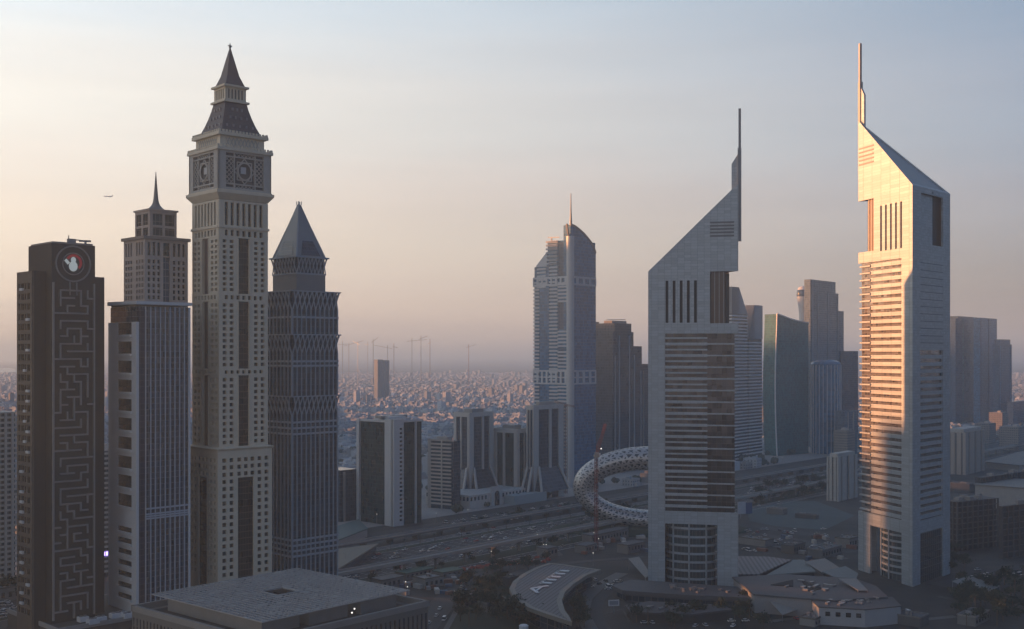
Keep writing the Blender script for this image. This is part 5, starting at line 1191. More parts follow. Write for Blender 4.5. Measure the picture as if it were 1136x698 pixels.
# billboard by the plot
x, y = G(826, 575); t = thing('billboard', 'blue and white roadside billboard right of the grey triangular tower', 'billboard', (x, y, 0), R(20))
m = MB(); m.box(-7, 1.2, 0, .5, 4, 15); m.build('panel', mat('billboard_white', (.5, .52, .55), .5, .15, .4), t); m = MB(); m.box(1.25, 8, 0, .5, 4, 14); m.build('panel', mat('billboard_blue', (.05, .10, .22), .5, .1, .3), t)
MB().box(-4, -3.4, .5, 1, 0, 12).build('post', STEEL, t); MB().box(4, 4.6, .5, 1, 0, 12).build('post', STEEL, t)
x, y = G(681, 681, 0); t = thing('street_sign', 'small white framed sign board by the curved ramp', 'sign', (x, y, 0), R(10)); MB().box(-3.2, 3.2, 0, .3, 4.5, 8).build('panel', mat('sign_grey', (.5, .5, .52), .5, 0), t); m = MB(); m.box(-2.6, 2.6, -.06, 0, 5.1, 7.4); m.build('inset', mat('sign_inset', (.2, .21, .24), .5, .3, .8), t); m = MB(); m.box(-.2, .2, .05, .28, 0, 4.5); m.build('post', STEEL, t)
# site cabins and offices behind the crescent hall
rk = random.Random(11)
for i, (px, py, lw, h_, lab) in enumerate(((607, 617, 12, 7, 'small grey site office with rooftop floodlights beside the orange barriers'), (672, 600, 50, 8, 'long grey site shed in front of the ring museum'), (650, 612, 16, 6, 'square site cabin left of the red crane foot'), (700, 612, 22, 7, 'dark site cabin next to the grey triangular tower'), (430, 652, 18, 7, 'flat site building behind the lattice roofed building'), (460, 640, 26, 5, 'low green roofed site hall near the service road'), (497, 640, 18, 5, 'low green roofed hut beside the street'))):
    x, y = G(px, py); t = thing('site_cabin', lab, 'cabin', (x, y, 0), TR + R(rk.uniform(-6, 6)))
    MB().box(-lw / 2, lw / 2, -5, 5, 0, h_ - .5).build('wall', mat('cabin_wall', (.16, .155, .15), .8, .1, .2), t); MB().box(-lw / 2 - .4, lw / 2 + .4, -5.4, 5.4, h_ - .5, h_).build('roof', DKROOF if 'green' not in lab else mat('green_sheet', (.05, .10, .07), .7, .2, .2), t)
    for k in range(int(lw / 4)): MB().box(-lw / 2 + 1.2 + 4 * k, -lw / 2 + 3 + 4 * k, -5.05, -5.001, h_ * .35, h_ * .7).build('window', BLACKG, t)
# ================================================================== VIADUCT, CRANES, CARS, TREES, LAMPS
t = thing('metro_viaduct', 'concrete metro viaduct on single piers along the near side of the highway', 'viaduct', (0, 0, 0), TR)
zv = 9.0; NV = 562
MB().box(430, 3600, NV - 4.2, NV + 4.2, zv - 1.2, zv).build('deck', mat('viaduct_concrete', (.22, .215, .20), .8, .1, .1), t)
for sgn in (-1, 1): MB().box(430, 3600, NV + sgn * 4.21 - .0, NV + sgn * 4.6, zv - .9, zv + 1.2).build('parapet', mat('parapet_concrete', (.30, .29, .27), .8, .1, .1), t)
pm = MB(); pm.cone((0, 0, 0), (0, 0, zv - 3), 1.1, 1.1, 10); pm.hexa([(-1, -1.1, zv - 3), (1, -1.1, zv - 3), (1, 1.1, zv - 3), (-1, 1.1, zv - 3), (-1.3, -3.8, zv - 1.21), (1.3, -3.8, zv - 1.21), (1.3, 3.8, zv - 1.21), (-1.3, 3.8, zv - 1.21)])
pme = pm.mesh('pier', mat('viaduct_concrete', (0, 0, 0)))
tt = 445
while tt < 2400: o = bpy.data.objects.new('pier', pme); COL.objects.link(o); o.parent = t; o.location = (tt, NV, 0); tt += 30
t = thing('elevated_road', 'pale elevated road deck on the far side of the highway', 'bridge', (0, 0, 0), TR)
MB().box(520, 2600, 657, 666, 4.2, 5.4).build('deck', CONC, t)
for nn in (657.0, 665.6): MB().box(520, 2600, nn, nn + .4, 5.4, 6.4).build('parapet', mat('parapet_concrete', (.3, .29, .27)), t)
pme2 = MB().box(-.8, .8, -3.2, 3.2, 0, 4.2).mesh('pier', CONC); tt = 530
while tt < 1600: o = bpy.data.objects.new('pier', pme2); COL.objects.link(o); o.parent = t; o.location = (tt, 661.5, 0); tt += 28
# ---- tower cranes
def lattice_mast(m, p0, p1, wd, step):
    p0, p1 = Vector(p0), Vector(p1); a = (p1 - p0).normalized(); x = a.orthogonal().normalized() * wd / 2; y = a.cross(x).normalized() * wd / 2; L_ = (p1 - p0).length; n = max(1, int(L_ / step))
    cs = [x + y, x - y, -x - y, y - x]
    for c_ in cs: m.bar(p0 + c_, p1 + c_, wd * .16)
    for i in range(n):
        for k in range(4): m.bar(p0 + a * L_ * i / n + cs[k], p0 + a * L_ * (i + 1) / n + cs[(k + 1) % 4], wd * .11)
Y = 868; x = PX(661.5, Y); t = thing('tower_crane', 'red luffing tower crane in front of the ring museum', 'crane', (x, Y, 0))
zc = Zp(507, Y); m = MB(); lattice_mast(m, (0, 0, 0), (0, 0, zc), 1.9, 3.0); m.build('mast', RED, t)
m = MB(); lattice_mast(m, (0, 0, zc + 1.5), (8.5, 18, zc + 24), 1.6, 2.4); m.build('jib', RED, t)
m = MB(); m.box(-1.9, 1.9, -5.5, 2.5, zc, zc + 1.6); m.box(-1.6, 1.6, -6.5, -4.2, zc + 1.6, zc + 3.8); m.build('counterweight', GREY, t); m = MB(); m.box(1.4, 3.2, -.8, 1.2, zc + .2, zc + 2.8); m.build('cab', WHITE, t)
m = MB(); m.bar((0, -2, zc + 1.5), (0, -3.5, zc + 9), .5); m.bar((0, -3.5, zc + 9), (8.5, 18, zc + 24), .25); m.build('stay', RED, t)
MB().ball((4, 4, zc + 6), .5).build('floodlight', LAMP, t)
Y = 1215; x = PX(627.5, Y); t = thing('tower_crane', 'brownish tower crane standing against the foot of the tall blue tower', 'crane', (x, Y, 0))
zc = Zp(449, Y); m = MB(); lattice_mast(m, (0, 0, 0), (0, 0, zc), 2.6, 3.4); m.build('mast', mat('rust_steel', (.16, .07, .05), .7, .2, .3), t)
m = MB(); lattice_mast(m, (0, 0, zc), (-12, 8, zc + 3), 1.6, 2.4); lattice_mast(m, (0, 0, zc), (9, -6, zc - 2), 1.4, 2.4); m.build('jib', mat('rust_steel', (.16, .07, .05)), t)
rk = random.Random(2)
for px, Y, top in ((380, 3800, 378), (387, 3700, 380), (397, 4300, 379), (408, 4400, 379), (414, 3700, 376), (430, 3900, 383), (437, 4100, 381), (457, 3600, 374.5), (467, 3700, 372.5), (477, 3700, 376), (520, 4200, 382)):
    t = thing('tower_crane', 'faint tower crane on the hazy horizon left of the tall blue tower', 'crane', (PX(px, Y), Y, 0), R(rk.uniform(0, 180)), 'far tower cranes in the haze')
    z = Zp(top, Y); m = MB(); m.bar((0, 0, 0), (0, 0, z), 1.2); m.build('mast', RED if rk.random() < .3 else STEEL, t); m = MB(); m.bar((-16, 0, z - 12), (48, 0, z - 12 + rk.uniform(-4, 26)), 1.0); m.build('jib', STEEL, t)
t = thing('hazy_tower_block', 'broad pale tower block fading into haze beyond the low-rise district', 'building', (PX(419, 3600), 3600, 0), R(35))
zt = Zp(399, 3600); m = MB()
for a_ in (0, 24): m.box(a_, a_ + 18, 0, 24, 0, zt - a_ * .1)
m.box(18, 24, 3, 21, 0, zt - 10); m.build('wall', mat('hazy_wall', (.13, .14, .15), .8, .1, .05), t); m = MB()
for a_ in (4, 10, 28, 34):
    m.box(a_, a_ + 3, -.3, 0, 6, zt - 6)
m.build('window_strip', SMOKE, t)
# ---- aircraft
Y = 5200; t = tag(bpy.data.objects.new('airliner', None), 'tiny distant airliner in the pale sky left of the needle spire', 'aircraft'); COL.objects.link(t); t.location = (PX(119.5, Y), Y, Zp(218, Y)); t.rotation_euler = (0, 0, R(200))
m = MB(); m.cone((-17, 0, 0), (13, 0, 0), 2.1, 2.1, 10); m.cone((13, 0, 0), (18, 0, .3), 2.1, .4, 10); m.cone((-17, 0, 0), (-22, 0, .8), 2.1, .5, 10); m.build('fuselage', WHITE, t)
for s_ in (-1, 1): m = MB(); m.hexa([(3, s_ * 1.5, -.8), (-4, s_ * 1.5, -.8), (-9, s_ * 17, .8), (-6.5, s_ * 17, .8), (3, s_ * 1.5, -.2), (-4, s_ * 1.5, -.2), (-9, s_ * 17, 1.1), (-6.5, s_ * 17, 1.1)]); m.build('wing', WHITE, t)
m = MB(); m.hexa([(-15, -.3, 1.5), (-20, -.3, 1.5), (-23, -.2, 8), (-20.5, -.2, 8), (-15, .3, 1.5), (-20, .3, 1.5), (-23, .2, 8), (-20.5, .2, 8)]); m.build('tail_fin', WHITE, t)
# ---- cars (one shape per kind, copied)
def car_mesh(name, paint, L_=4.5, Wd=1.85, Hh=1.5, van=False):
    m = MB(); g = MB(); w_ = Wd / 2
    m.hexa([(-L_ / 2, -w_, .3), (L_ / 2, -w_, .3), (L_ / 2, w_, .3), (-L_ / 2, w_, .3), (-L_ / 2 + .1, -w_ + .06, .85), (L_ / 2 - .15, -w_ + .06, .78), (L_ / 2 - .15, w_ - .06, .78), (-L_ / 2 + .1, w_ - .06, .85)])
    x0, x1, x2, x3 = (-L_ / 2 + .2, -L_ / 2 + .35, L_ / 2 - 1.3, L_ / 2 - .9) if van else (-L_ / 2 + .35, -L_ / 2 + 1.0, .55, 1.25)
    g.hexa([(x0, -w_ + .1, .82), (x3, -w_ + .1, .80), (x3, w_ - .1, .80), (x0, w_ - .1, .82), (x1, -w_ + .22, Hh - .08), (x2, -w_ + .22, Hh - .08), (x2, w_ - .22, Hh - .08), (x1, w_ - .22, Hh - .08)])
    m.hexa([(x1 - .1, -w_ + .2, Hh - .08), (x2 + .08, -w_ + .2, Hh - .08), (x2 + .08, w_ - .2, Hh - .08), (x1 - .1, w_ - .2, Hh - .08), (x1, -w_ + .3, Hh), (x2, -w_ + .3, Hh), (x2, w_ - .3, Hh), (x1, w_ - .3, Hh)])
    wh = MB()
    for a_ in (-L_ * .31, L_ * .31):
        for s_ in (-1, 1): wh.cone((a_, s_ * (w_ - .24), .33), (a_, s_ * (w_ + .01), .33), .33, .33, 10)
    me = bpy.data.meshes.new(name); V = []; Fc = []; mi = []
    for k, q in enumerate((m, g, wh)):
        b_ = len(V); V += [tuple(v) for v in q.v]; Fc += [tuple(b_ + i for i in f) for f in q.f]; mi += [k] * len(q.f)
    me.from_pydata(V, [], Fc); me.polygons.foreach_set('material_index', mi)
    for x_ in (paint, BLACKG, mat('tyre_rubber', (.02, .02, .02), .9, 0)): me.materials.append(x_)
    return me
paints = {'white': (.7, .7, .68), 'silver': (.4, .41, .42), 'black': (.02, .02, .022), 'dark grey': (.09, .09, .1), 'red': (.35, .03, .03), 'beige': (.4, .34, .26)}
cars = {}
for nm, c_ in paints.items(): cars[nm] = car_mesh('car', mat(nm.replace(' ', '_') + '_car_paint', c_, .3, 0))
van = car_mesh('van', mat('white_car_paint', (.7, .7, .68)), 5.4, 2.0, 2.3, True)
rc = random.Random(77); keys = ['white'] * 5 + ['silver'] * 3 + ['black', 'dark grey', 'beige', 'red']
def put_car(x, y, rz, where, group, z=.1):
    k = rc.choice(keys); v = rc.random() < .12; o = bpy.data.objects.new('van' if v else 'car', van if v else cars[k]); COL.objects.link(o); o.location = (x, y, z); o.rotation_euler = (0, 0, rz)
    tag(o, f"{'white van' if v else k + ' car'} {where}", 'van' if v else 'car', group)
def px_of(x, y): return 568 + F * x / y
for lane in (573.5, 578, 582.5, 587, 591.5, 596, 607.5, 612, 616.5, 621, 625.5, 630.5):
    tt = 470 + rc.uniform(0, 60)
    while tt < 1750:
        x, y = HW(tt, lane)
        if 372 < px_of(x, y) < 960 and not 700 < px_of(x, y) < 826: put_car(x, y, TR + (0 if lane < 603 else math.pi), 'driving on the wide highway', 'cars on the highway')
        tt += rc.uniform(18, 70)
for lane in (543.5, 549.5, 646, 651):
    tt = 480
    while tt < 1500:
        x, y = HW(tt, lane)
        if 372 < px_of(x, y) < 720 or 826 < px_of(x, y) < 950: put_car(x, y, TR, 'on the side road beside the highway', 'cars on the side roads')
        tt += rc.uniform(40, 150)
for rown in (674, 684, 694, 704):
    tt = 720
    while tt < 1120:
        x, y = HW(tt, rown)
        if rc.random() < .5 and 390 < px_of(x, y) < 640: put_car(x, y, TR + R(90), 'parked on the forecourt beyond the highway', 'cars parked beyond the highway')
        tt += 7.5
for i in range(42):
    px, py = rc.uniform(826, 945), rc.uniform(587, 612); x, y = G(px, py); put_car(x, y, R(rc.choice((10, 100, -70))), 'parked between the two triangular towers', 'cars parked between the triangular towers')
for i in range(16):
    px, py = rc.uniform(1062, 1136), rc.uniform(632, 646); x, y = G(px, py); put_car(x, y, R(rc.choice((20, 30, 120))), 'parked before the gridded mid-rise block', 'cars by the mid-rise blocks')
for i in range(34):
    px, py = rc.choice(((rc.uniform(880, 1010), rc.uniform(680, 697)), (rc.uniform(690, 860), rc.uniform(684, 697)), (rc.uniform(655, 690), rc.uniform(640, 655)))); x, y = G(px, py); put_car(x, y, R(rc.choice((15, 105, 60))), 'parked on the paved court below the triangular towers', 'cars on the paved court')
for px, py in ((476, 692), (484, 684), (488, 676), (493, 688), (505, 664), (512, 652)): x, y = G(px, py); put_car(x, y, R(82), 'on the street left of the crescent hall', 'cars on the street')
for i in range(14):
    px, py = rc.uniform(0, 19), rc.uniform(668, 688); x, y = G(px, py); put_car(x, y, R(40), 'parked left of the maze tower foot', 'cars left of the maze tower')
# ---- trees: limbs and many leaf clumps, copied
def tree_proto(seed, hgt, rad, leafm, n=170, round_=1.0):
    r = random.Random(seed); tr = MB(); cr = MB(); trunk = hgt * .38
    tr.cone((0, 0, 0), (.1, .05, trunk), hgt * .035, hgt * .022, 7); limbs = []
    for i in range(6):
        a_ = 2 * math.pi * i / 6 + r.uniform(-.4, .4); e = Vector((math.cos(a_) * rad * r.uniform(.4, .75), math.sin(a_) * rad * r.uniform(.4, .75), hgt * r.uniform(.6, .85)))
        tr.cone((.1, .05, trunk * .9), e, hgt * .016, hgt * .005, 5); limbs.append(e)
    limbs.append(Vector((0, 0, hgt * .86)))
    for i in range(n):
        e = r.choice(limbs); c_ = e + Vector((r.gauss(0, 1), r.gauss(0, 1), r.gauss(0, .7))) * rad * .30
        for k in range(3):
            q = Vector((r.gauss(0, 1), r.gauss(0, 1), r.gauss(0, 1))).normalized(); x_ = q.orthogonal().normalized(); y_ = q.cross(x_); s_ = rad * r.uniform(.09, .17); p = c_ + Vector((r.uniform(-1, 1), r.uniform(-1, 1), r.uniform(-1, 1))) * s_
            b_ = len(cr.v); cr.v += [p + x_ * s_, p + y_ * s_ * .8, p - x_ * s_, p - y_ * s_ * .7]; cr.f.append((b_, b_ + 1, b_ + 2, b_ + 3))
    return tr.mesh('trunk', BARK), cr.mesh('crown', leafm)
def palm_proto(seed, hgt):
    r = random.Random(seed); tr = MB(); cr = MB(); tr.cone((0, 0, 0), (.2, .1, hgt), .32, .24, 7)
    for i in range(18):
        a_ = 2 * math.pi * i / 18 + r.uniform(-.1, .1); el = r.uniform(.1, .9); p = Vector((.2, .1, hgt)); d_ = Vector((math.cos(a_), math.sin(a_), el)).normalized(); L_ = r.uniform(2.6, 3.6)
        for k in range(5):
            q = p + d_ * L_ / 5; sd_ = d_.cross(Vector((0, 0, 1))).normalized() * (.55 - .09 * k); b_ = len(cr.v); cr.v += [p - sd_, p + sd_, q + sd_ * .8, q - sd_ * .8]; cr.f.append((b_, b_ + 1, b_ + 2, b_ + 3)); p = q; d_ = (d_ + Vector((0, 0, -.28))).normalized()
    return tr.mesh('trunk', BARK), cr.mesh('crown', LEAF)
LEAF2 = mat('leaf_dark', (.022, .036, .018), .85, .35, .9); LEAF3 = mat('leaf_olive', (.055, .062, .03), .85, .3, .9)
protos = [tree_proto(1, 8.5, 4.2, LEAF), tree_proto(2, 10, 4.6, LEAF2, 200), tree_proto(3, 7, 3.4, LEAF3, 130), tree_proto(4, 9, 3.6, LEAF2, 150)]; palms = [palm_proto(5, 8.5), palm_proto(6, 10.5)]
rt = random.Random(31)
def put_tree(x, y, where, group, palm=.15, sc=1.0):
    isp = rt.random() < palm; k = rt.randrange(4); tr, cr = rt.choice(palms) if isp else protos[k]
    nm = 'palm_tree' if isp else 'tree'; o = thing(nm, ('palm tree ' if isp else ('dark green tree ', 'very dark bushy tree ', 'olive green tree ', 'dark narrow tree ')[k]) + where, 'tree', (x, y, 0), rt.uniform(0, 6.28), group)
    o.scale = (sc * rt.uniform(.8, 1.25),) * 3
    for n_, me in (('trunk', tr), ('crown', cr)): c_ = bpy.data.objects.new(n_, me); COL.objects.link(c_); c_.parent = o
def scatter(n, poly, where, group, palm=.15, sc=1.0):
    xs = [p[0] for p in poly]; ys = [p[1] for p in poly]; k = 0; g_ = 0
    while k < n and g_ < 5000:
        g_ += 1; px, py = rt.uniform(min(xs), max(xs)), rt.uniform(min(ys), max(ys)); ins = False
        for i in range(len(poly)):
            a_, b_ = poly[i], poly[i - 1]
            if (a_[1] > py) != (b_[1] > py) and px < (b_[0] - a_[0]) * (py - a_[1]) / (b_[1] - a_[1]) + a_[0]: ins = not ins
        if ins: x, y = G(px, py); put_tree(x, y, where, group, palm, sc); k += 1
scatter(46, [(512, 652), (560, 640), (566, 668), (600, 690), (622, 697), (520, 697), (504, 690)], 'in the grove left of and below the crescent hall', 'trees around the crescent hall', .1, 1.0)
scatter(14, [(640, 655), (648, 648), (640, 668), (652, 697), (634, 697)], 'between the crescent hall and the curved ramp', 'trees by the curved ramp', .1, .9)
scatter(20, [(700, 684), (850, 682), (880, 697), (690, 697)], 'in front of the low terrace building', 'trees below the terrace building', .3, .9)
scatter(13, [(815, 658), (850, 664), (890, 672), (880, 683), (815, 678)], 'on the planted terrace between the triangular towers', 'trees on the planted terrace', .2, .8)
scatter(44, [(1058, 648), (1136, 640), (1136, 697), (1060, 697)], 'at the right foot of the golden tower', 'trees right of the golden tower', .2, 1.0)
scatter(10, [(1050, 560), (1056, 560), (1070, 632), (1052, 640)], 'along the foot of the mid-rise block', 'trees by the mid-rise block', .2, .9)
scatter(16, [(640, 568), (716, 566), (716, 584), (660, 584)], 'on the lawn behind the ring museum', 'trees behind the ring museum', .5, .9)
scatter(26, [(830, 548), (915, 530), (918, 548), (890, 552), (835, 562)], 'beside the far viaduct near the small pale apartment tower', 'trees beyond the teal plot', .3, 1.1)
scatter(18, [(530, 632), (614, 622), (600, 632), (560, 640)], 'behind the crescent hall near the orange barriers', 'trees behind the crescent hall', .2, .7)
scatter(8, [(118, 690), (150, 680), (150, 697), (120, 697)], 'at the foot of the blue glass tower', 'trees at the blue glass tower', .1, .7)
scatter(14, [(0, 652), (20, 650), (20, 668), (0, 668)], 'left of the maze tower', 'trees left of the maze tower', .2, 1)
for n_, g_ in ((556, 'trees along the viaduct'), (568.5, 'trees along the viaduct'), (639, 'palms in the highway planting strip')):
    tt = 500
    while tt < 1500:
        x, y = HW(tt, n_)
        if (374 < px_of(x, y) < 716 or 824 < px_of(x, y) < 948): put_tree(x, y, 'in the green strip under the viaduct' if n_ < 600 else 'in the planting strip on the far side of the highway', g_, .25 if n_ < 600 else .9, .65)
        tt += rt.uniform(14, 34)
tt = 720
while tt < 1250:
    x, y = HW(tt, 668 + rt.uniform(0, 5))
    if 385 < px_of(x, y) < 645: put_tree(x, y, 'on the forecourt edge beyond the highway', 'forecourt trees', .5, .8)
    tt += rt.uniform(9, 20)
# ---- lamps
pl = MB(); pl.cone((0, 0, 0), (0, 0, 11), .16, .09, 6); pl.bar((0, -1.6, 11), (0, 1.6, 11), .12); lp = pl.mesh('pole', STEEL)
hm_ = MB(); hm_.hexa([(-.1, -2.1, 10.95), (.1, -2.1, 10.95), (.1, 2.1, 10.95), (-.1, 2.1, 10.95), (-.2, -2.1, 11.1), (.2, -2.1, 11.1), (.2, 2.1, 11.1), (-.2, 2.1, 11.1)]); lh = hm_.mesh('lamp_head', GREY)
tt = 480
while tt < 1700:
    x, y = HW(tt, 603)
    if 374 < px_of(x, y) < 716 or 824 < px_of(x, y) < 950:
        o = thing('street_lamp', 'double armed street lamp on the highway median', 'street lamp', (x, y, .3), TR, 'street lamps on the median')
        for n_, me in (('pole', lp), ('lamp_head', lh)): c_ = bpy.data.objects.new(n_, me); COL.objects.link(c_); c_.parent = o
    tt += 38
fp = MB(); fp.cone((0, 0, 0), (0, 0, 9), .18, .12, 6); fpm = fp.mesh('pole', STEEL); fb = MB(); fb.box(-.22, .22, -.2, .2, 9, 9.35); fbm = fb.mesh('lamp', LAMP)
for px, py, lab in ((437, 581, 'by the white green tower'), (418, 582, 'at the left foot of the white green tower'), (484, 581, 'on the forecourt'), (519, 577, 'before the arcaded podium'), (545, 626, 'among the orange barriers'), (603, 618, 'beside the site office'), (606, 618, 'right of the site office'), (659, 604, 'near the crane foot'), (664, 611, 'below the crane foot'), (658, 628, 'above the crescent hall tip'), (452, 668, 'by the green roofed hut'), (450, 662, 'behind the lattice roofed building'), (700, 571, 'on the museum lawn'), (690, 574, 'beside the ring museum'), (817, 613, 'by the ribbed shed'), (868, 515, 'by the teal tower'), (596, 606, 'under the viaduct')):
    x, y = G(px, py); o = thing('floodlight', 'lit white floodlight on a mast ' + lab, 'floodlight', (x, y, 0), rt.uniform(0, 6))
    for n_, me in (('mast', fpm), ('lamp', fbm)): c_ = bpy.data.objects.new(n_, me); COL.objects.link(c_); c_.parent = o
# ---- orange barriers and material stacks on the building site
ob = MB(); ob.hexa([(-1.2, -.3, 0), (1.2, -.3, 0), (1.2, .3, 0), (-1.2, .3, 0), (-1.1, -.12, 1.1), (1.1, -.12, 1.1), (1.1, .12, 1.1), (-1.1, .12, 1.1)]); obm = ob.mesh('barrier', mat('orange_plastic', (.33, .06, .035), .5, .1, .5)); obw = ob.mesh('barrier', mat('white_plastic', (.6, .6, .58), .5, .1, .5))
for i in range(95):
    k = rt.random(); px = 512 + 98 * k; py = 632.5 - 12.5 * k + rt.uniform(-2.2, 2.6) * (1.6 if k > .8 else .6); x, y = G(px, py); wht = rt.random() < .18
    o = bpy.data.objects.new('barrier', obw if wht else obm); COL.objects.link(o); o.location = (x, y, .02); o.rotation_euler = (0, 0, TR + R(rt.uniform(-35, 35))); o.scale = (1.3,) * 3
    tag(o, ('white' if wht else 'orange red') + ' plastic road barrier on the building site behind the crescent hall', 'barrier', 'road barriers on the building site')
st_m = [MB().box(-2.5, 2.5, -1.2, 1.2, 0, 2.4).box(-2.3, 2.3, -1.1, 1.1, 2.4, 2.6).mesh('site_container', m_) for m_ in (GREY, mat('container_blue', (.06, .10, .17), .6, .15, .3), mat('container_rust', (.2, .09, .06), .7, .2, .3), PALE)]
for i in range(60):
    zone = rt.choice(((640, 718, 586, 618), (826, 945, 596, 626), (440, 520, 636, 660)))
    x, y = G(rt.uniform(*zone[:2]), rt.uniform(*zone[2:])); k = rt.randrange(4)
    o = bpy.data.objects.new('site_container', st_m[k]); COL.objects.link(o); o.location = (x, y, .02); o.rotation_euler = (0, 0, R(rt.choice((49, 139, 10, 100)))); o.scale = (rt.uniform(.8, 1.7), rt.uniform(.9, 1.6), rt.uniform(.7, 1.2))
    tag(o, ('grey', 'blue', 'rusty red', 'pale')[k] + ' steel container ' + ('in front of the ring museum' if zone[0] == 640 else 'between the two triangular towers' if zone[0] == 826 else 'behind the lattice roofed building'), 'container', 'site containers')
# ---- low-rise district
rh = random.Random(99)
house_cols = [(.40, .43, .46), (.35, .365, .38), (.50, .53, .56), (.31, .315, .32), (.39, .41, .43), (.26, .265, .275)]
def house_mesh(seed):
    r = random.Random(seed); m = MB(); a_, b_, h_ = r.uniform(13, 20), r.uniform(12, 17), r.choice((7.5, 8, 11, 11.5))
    m.box(-a_ / 2, a_ / 2, -b_ / 2, b_ / 2, 0, h_)
    for fc in rect_faces(a_, b_, -a_ / 2, -b_ / 2): fc.box(m, 0, fc.L, -.35, -.02, h_, h_ + 1.0)
    m.box(-a_ * .3, -a_ * .05, -b_ * .2, b_ * .2, h_, h_ + 3); m.box(a_ / 2, a_ / 2 + r.uniform(3, 6), -b_ * .3, b_ * .3, 0, 4)
    g = MB()
    for fc in rect_faces(a_, b_, -a_ / 2, -b_ / 2):
        for fl_ in range(int(h_ / 3.6)):
            for i in range(4): fc.box(g, fc.L * (i + .35) / 4, fc.L * (i + .65) / 4, .01, .06, fl_ * 3.6 + 1.1, fl_ * 3.6 + 2.6)
    me = bpy.data.meshes.new('house'); V = [tuple(v) for v in m.v]; nb = len(V); me.from_pydata(V + [tuple(v) for v in g.v], [], m.f + [tuple(nb + i for i in f) for f in g.f])
    me.polygons.foreach_set('material_index', [0] * len(m.f) + [1] * len(g.f)); me.materials.append(mat('house_plaster_%s' % 'abcdefgh'[seed], house_cols[seed % 6], .85, .12, .15)); me.materials.append(BLACKG); return me
hms = [house_mesh(i) for i in range(8)]
rects = [(0, 20, 458, 700), (20, 116, 268, 800), (116, 376, 332, 800), (395, 470, 465, 985), (474, 513, 488, 1090), (504, 547, 457, 1150), (546, 589, 475, 1160), (584, 661, 300, 1160), (655, 718, 384, 1400), (718, 820, 202, 725), (810, 847, 338, 1560), (859, 937, 358, 1650), (935, 1057, 260, 740), (1057, 1123, 380, 2400)]
cand = []; r2 = random.Random(5); t_, n0 = 0, 0
for gi in range(-20, 330):
    for gj in range(0, 330):
        tt, nn = gi * 24 + (gi // 7) * 16 + (8 if gj % 2 else 0), 745 + gj * 24 + (gj // 4) * 10 + (r2.uniform(-3, 3))
        x, y = HW(tt + r2.uniform(-4, 4), nn)
        if y < 900 or y > 8200 or abs(x / y) > .47: continue
        if r2.random() < .16: continue
        cand.append((y, x, nn, r2.random()))
cand.sort()
vis = lambda px, py, y: not any(a_ <= px <= b_ and py > yt and y > yy for a_, b_, yt, yy in rects)
clear = [(437, 985, 60), (500, 1090, 40), (560, 1180, 110), (633, 1290, 60), (690, 1440, 60), (825, 1590, 60), (880, 1680, 60), (915, 1760, 70), (1080, 2440, 120), (378, 1020, 40), (930, 1160, 30), (419, 3620, 50), (1070, 1420, 50)]
mass = MB(); hcol = []; nind = 0
for y, x, nn, q in cand:
    px = 568 + F * x / y; py = HY + F * (H - 9) / y
    if any(abs(px - a_) * y / F < c_ and abs(y - b_) < c_ * 1.4 for a_, b_, c_ in clear): continue
    if -10 < px < 1146 and nind < 300 and vis(px, py, y):
        o = bpy.data.objects.new('house', hms[int(q * 8)]); COL.objects.link(o); o.location = (x, y, 0); o.rotation_euler = (0, 0, TR + R(rh.choice((0, 90, 180, 270)) + rh.uniform(-6, 6)))
        tag(o, 'flat roofed pale low-rise house in the dense hazy district beyond the highway towers', 'house', 'houses of the low-rise district'); nind += 1
    else:
        a_, b_, h_ = rh.uniform(11, 21), rh.uniform(10, 17), rh.choice((5, 7.5, 8, 8, 11, 11, 14))
        if rh.random() < .012: h_ = rh.uniform(20, 38)
        th_ = TR + rh.uniform(-.12, .12); c_, s_ = math.cos(th_), math.sin(th_); rot = lambda u, v: (x + c_ * u - s_ * v, y + s_ * u + c_ * v); n_f = len(mass.f)
        mass.prism([rot(-a_ / 2, -b_ / 2), rot(a_ / 2, -b_ / 2), rot(a_ / 2, b_ / 2), rot(-a_ / 2, b_ / 2)], 0, h_)
        if y < 4500: mass.prism([rot(-a_ / 4, -b_ / 4), rot(0, -b_ / 4), rot(0, b_ / 4), rot(-a_ / 4, b_ / 4)], h_ - .2, h_ + 2.8)
        cc = rh.choice(house_cols); k = rh.uniform(.75, 1.15); hcol += [(cc[0] * k, cc[1] * k, cc[2] * k, 1)] * (len(mass.f) - n_f)
def mass_mat():
    m, t_, p = _new('district_plaster'); a_ = t_.nodes.new('ShaderNodeAttribute'); a_.attribute_name = 'wall_tone'; t_.links.new(a_.outputs['Color'], p.inputs['Base Color']); p.inputs['Roughness'].default_value = .85; return m
me = mass.mesh('low_rise_district', mass_mat()); at = me.attributes.new('wall_tone', 'FLOAT_COLOR', 'FACE'); at.data.foreach_set('color', [v for c_ in hcol for v in c_])
o = bpy.data.objects.new('low_rise_district', me); COL.objects.link(o); o['kind'] = 'stuff'
o['label'] = 'dense low-rise district fading into haze'
# trees of the district as one mass
mt = MB(); rr_ = random.Random(12)
for i in range(3600):
    y = 1050 + 5200 * rr_.random() ** 1.6; x = rr_.uniform(-.46, .46) * y
    if hw_n(x, y) < 735: continue
    r_ = rr_.uniform(3, 6.5)
    for k in range(2): mt.ball((x + rr_.uniform(-4, 4), y + rr_.uniform(-4, 4), r_ * .9), r_ * rr_.uniform(.6, .9), 6, 4, (1, 1, .9), rr_)
o = mt.build('district_trees', mat('dusty_leaf', (.06, .075, .05), .9, .2, .5)); o['kind'] = 'stuff'
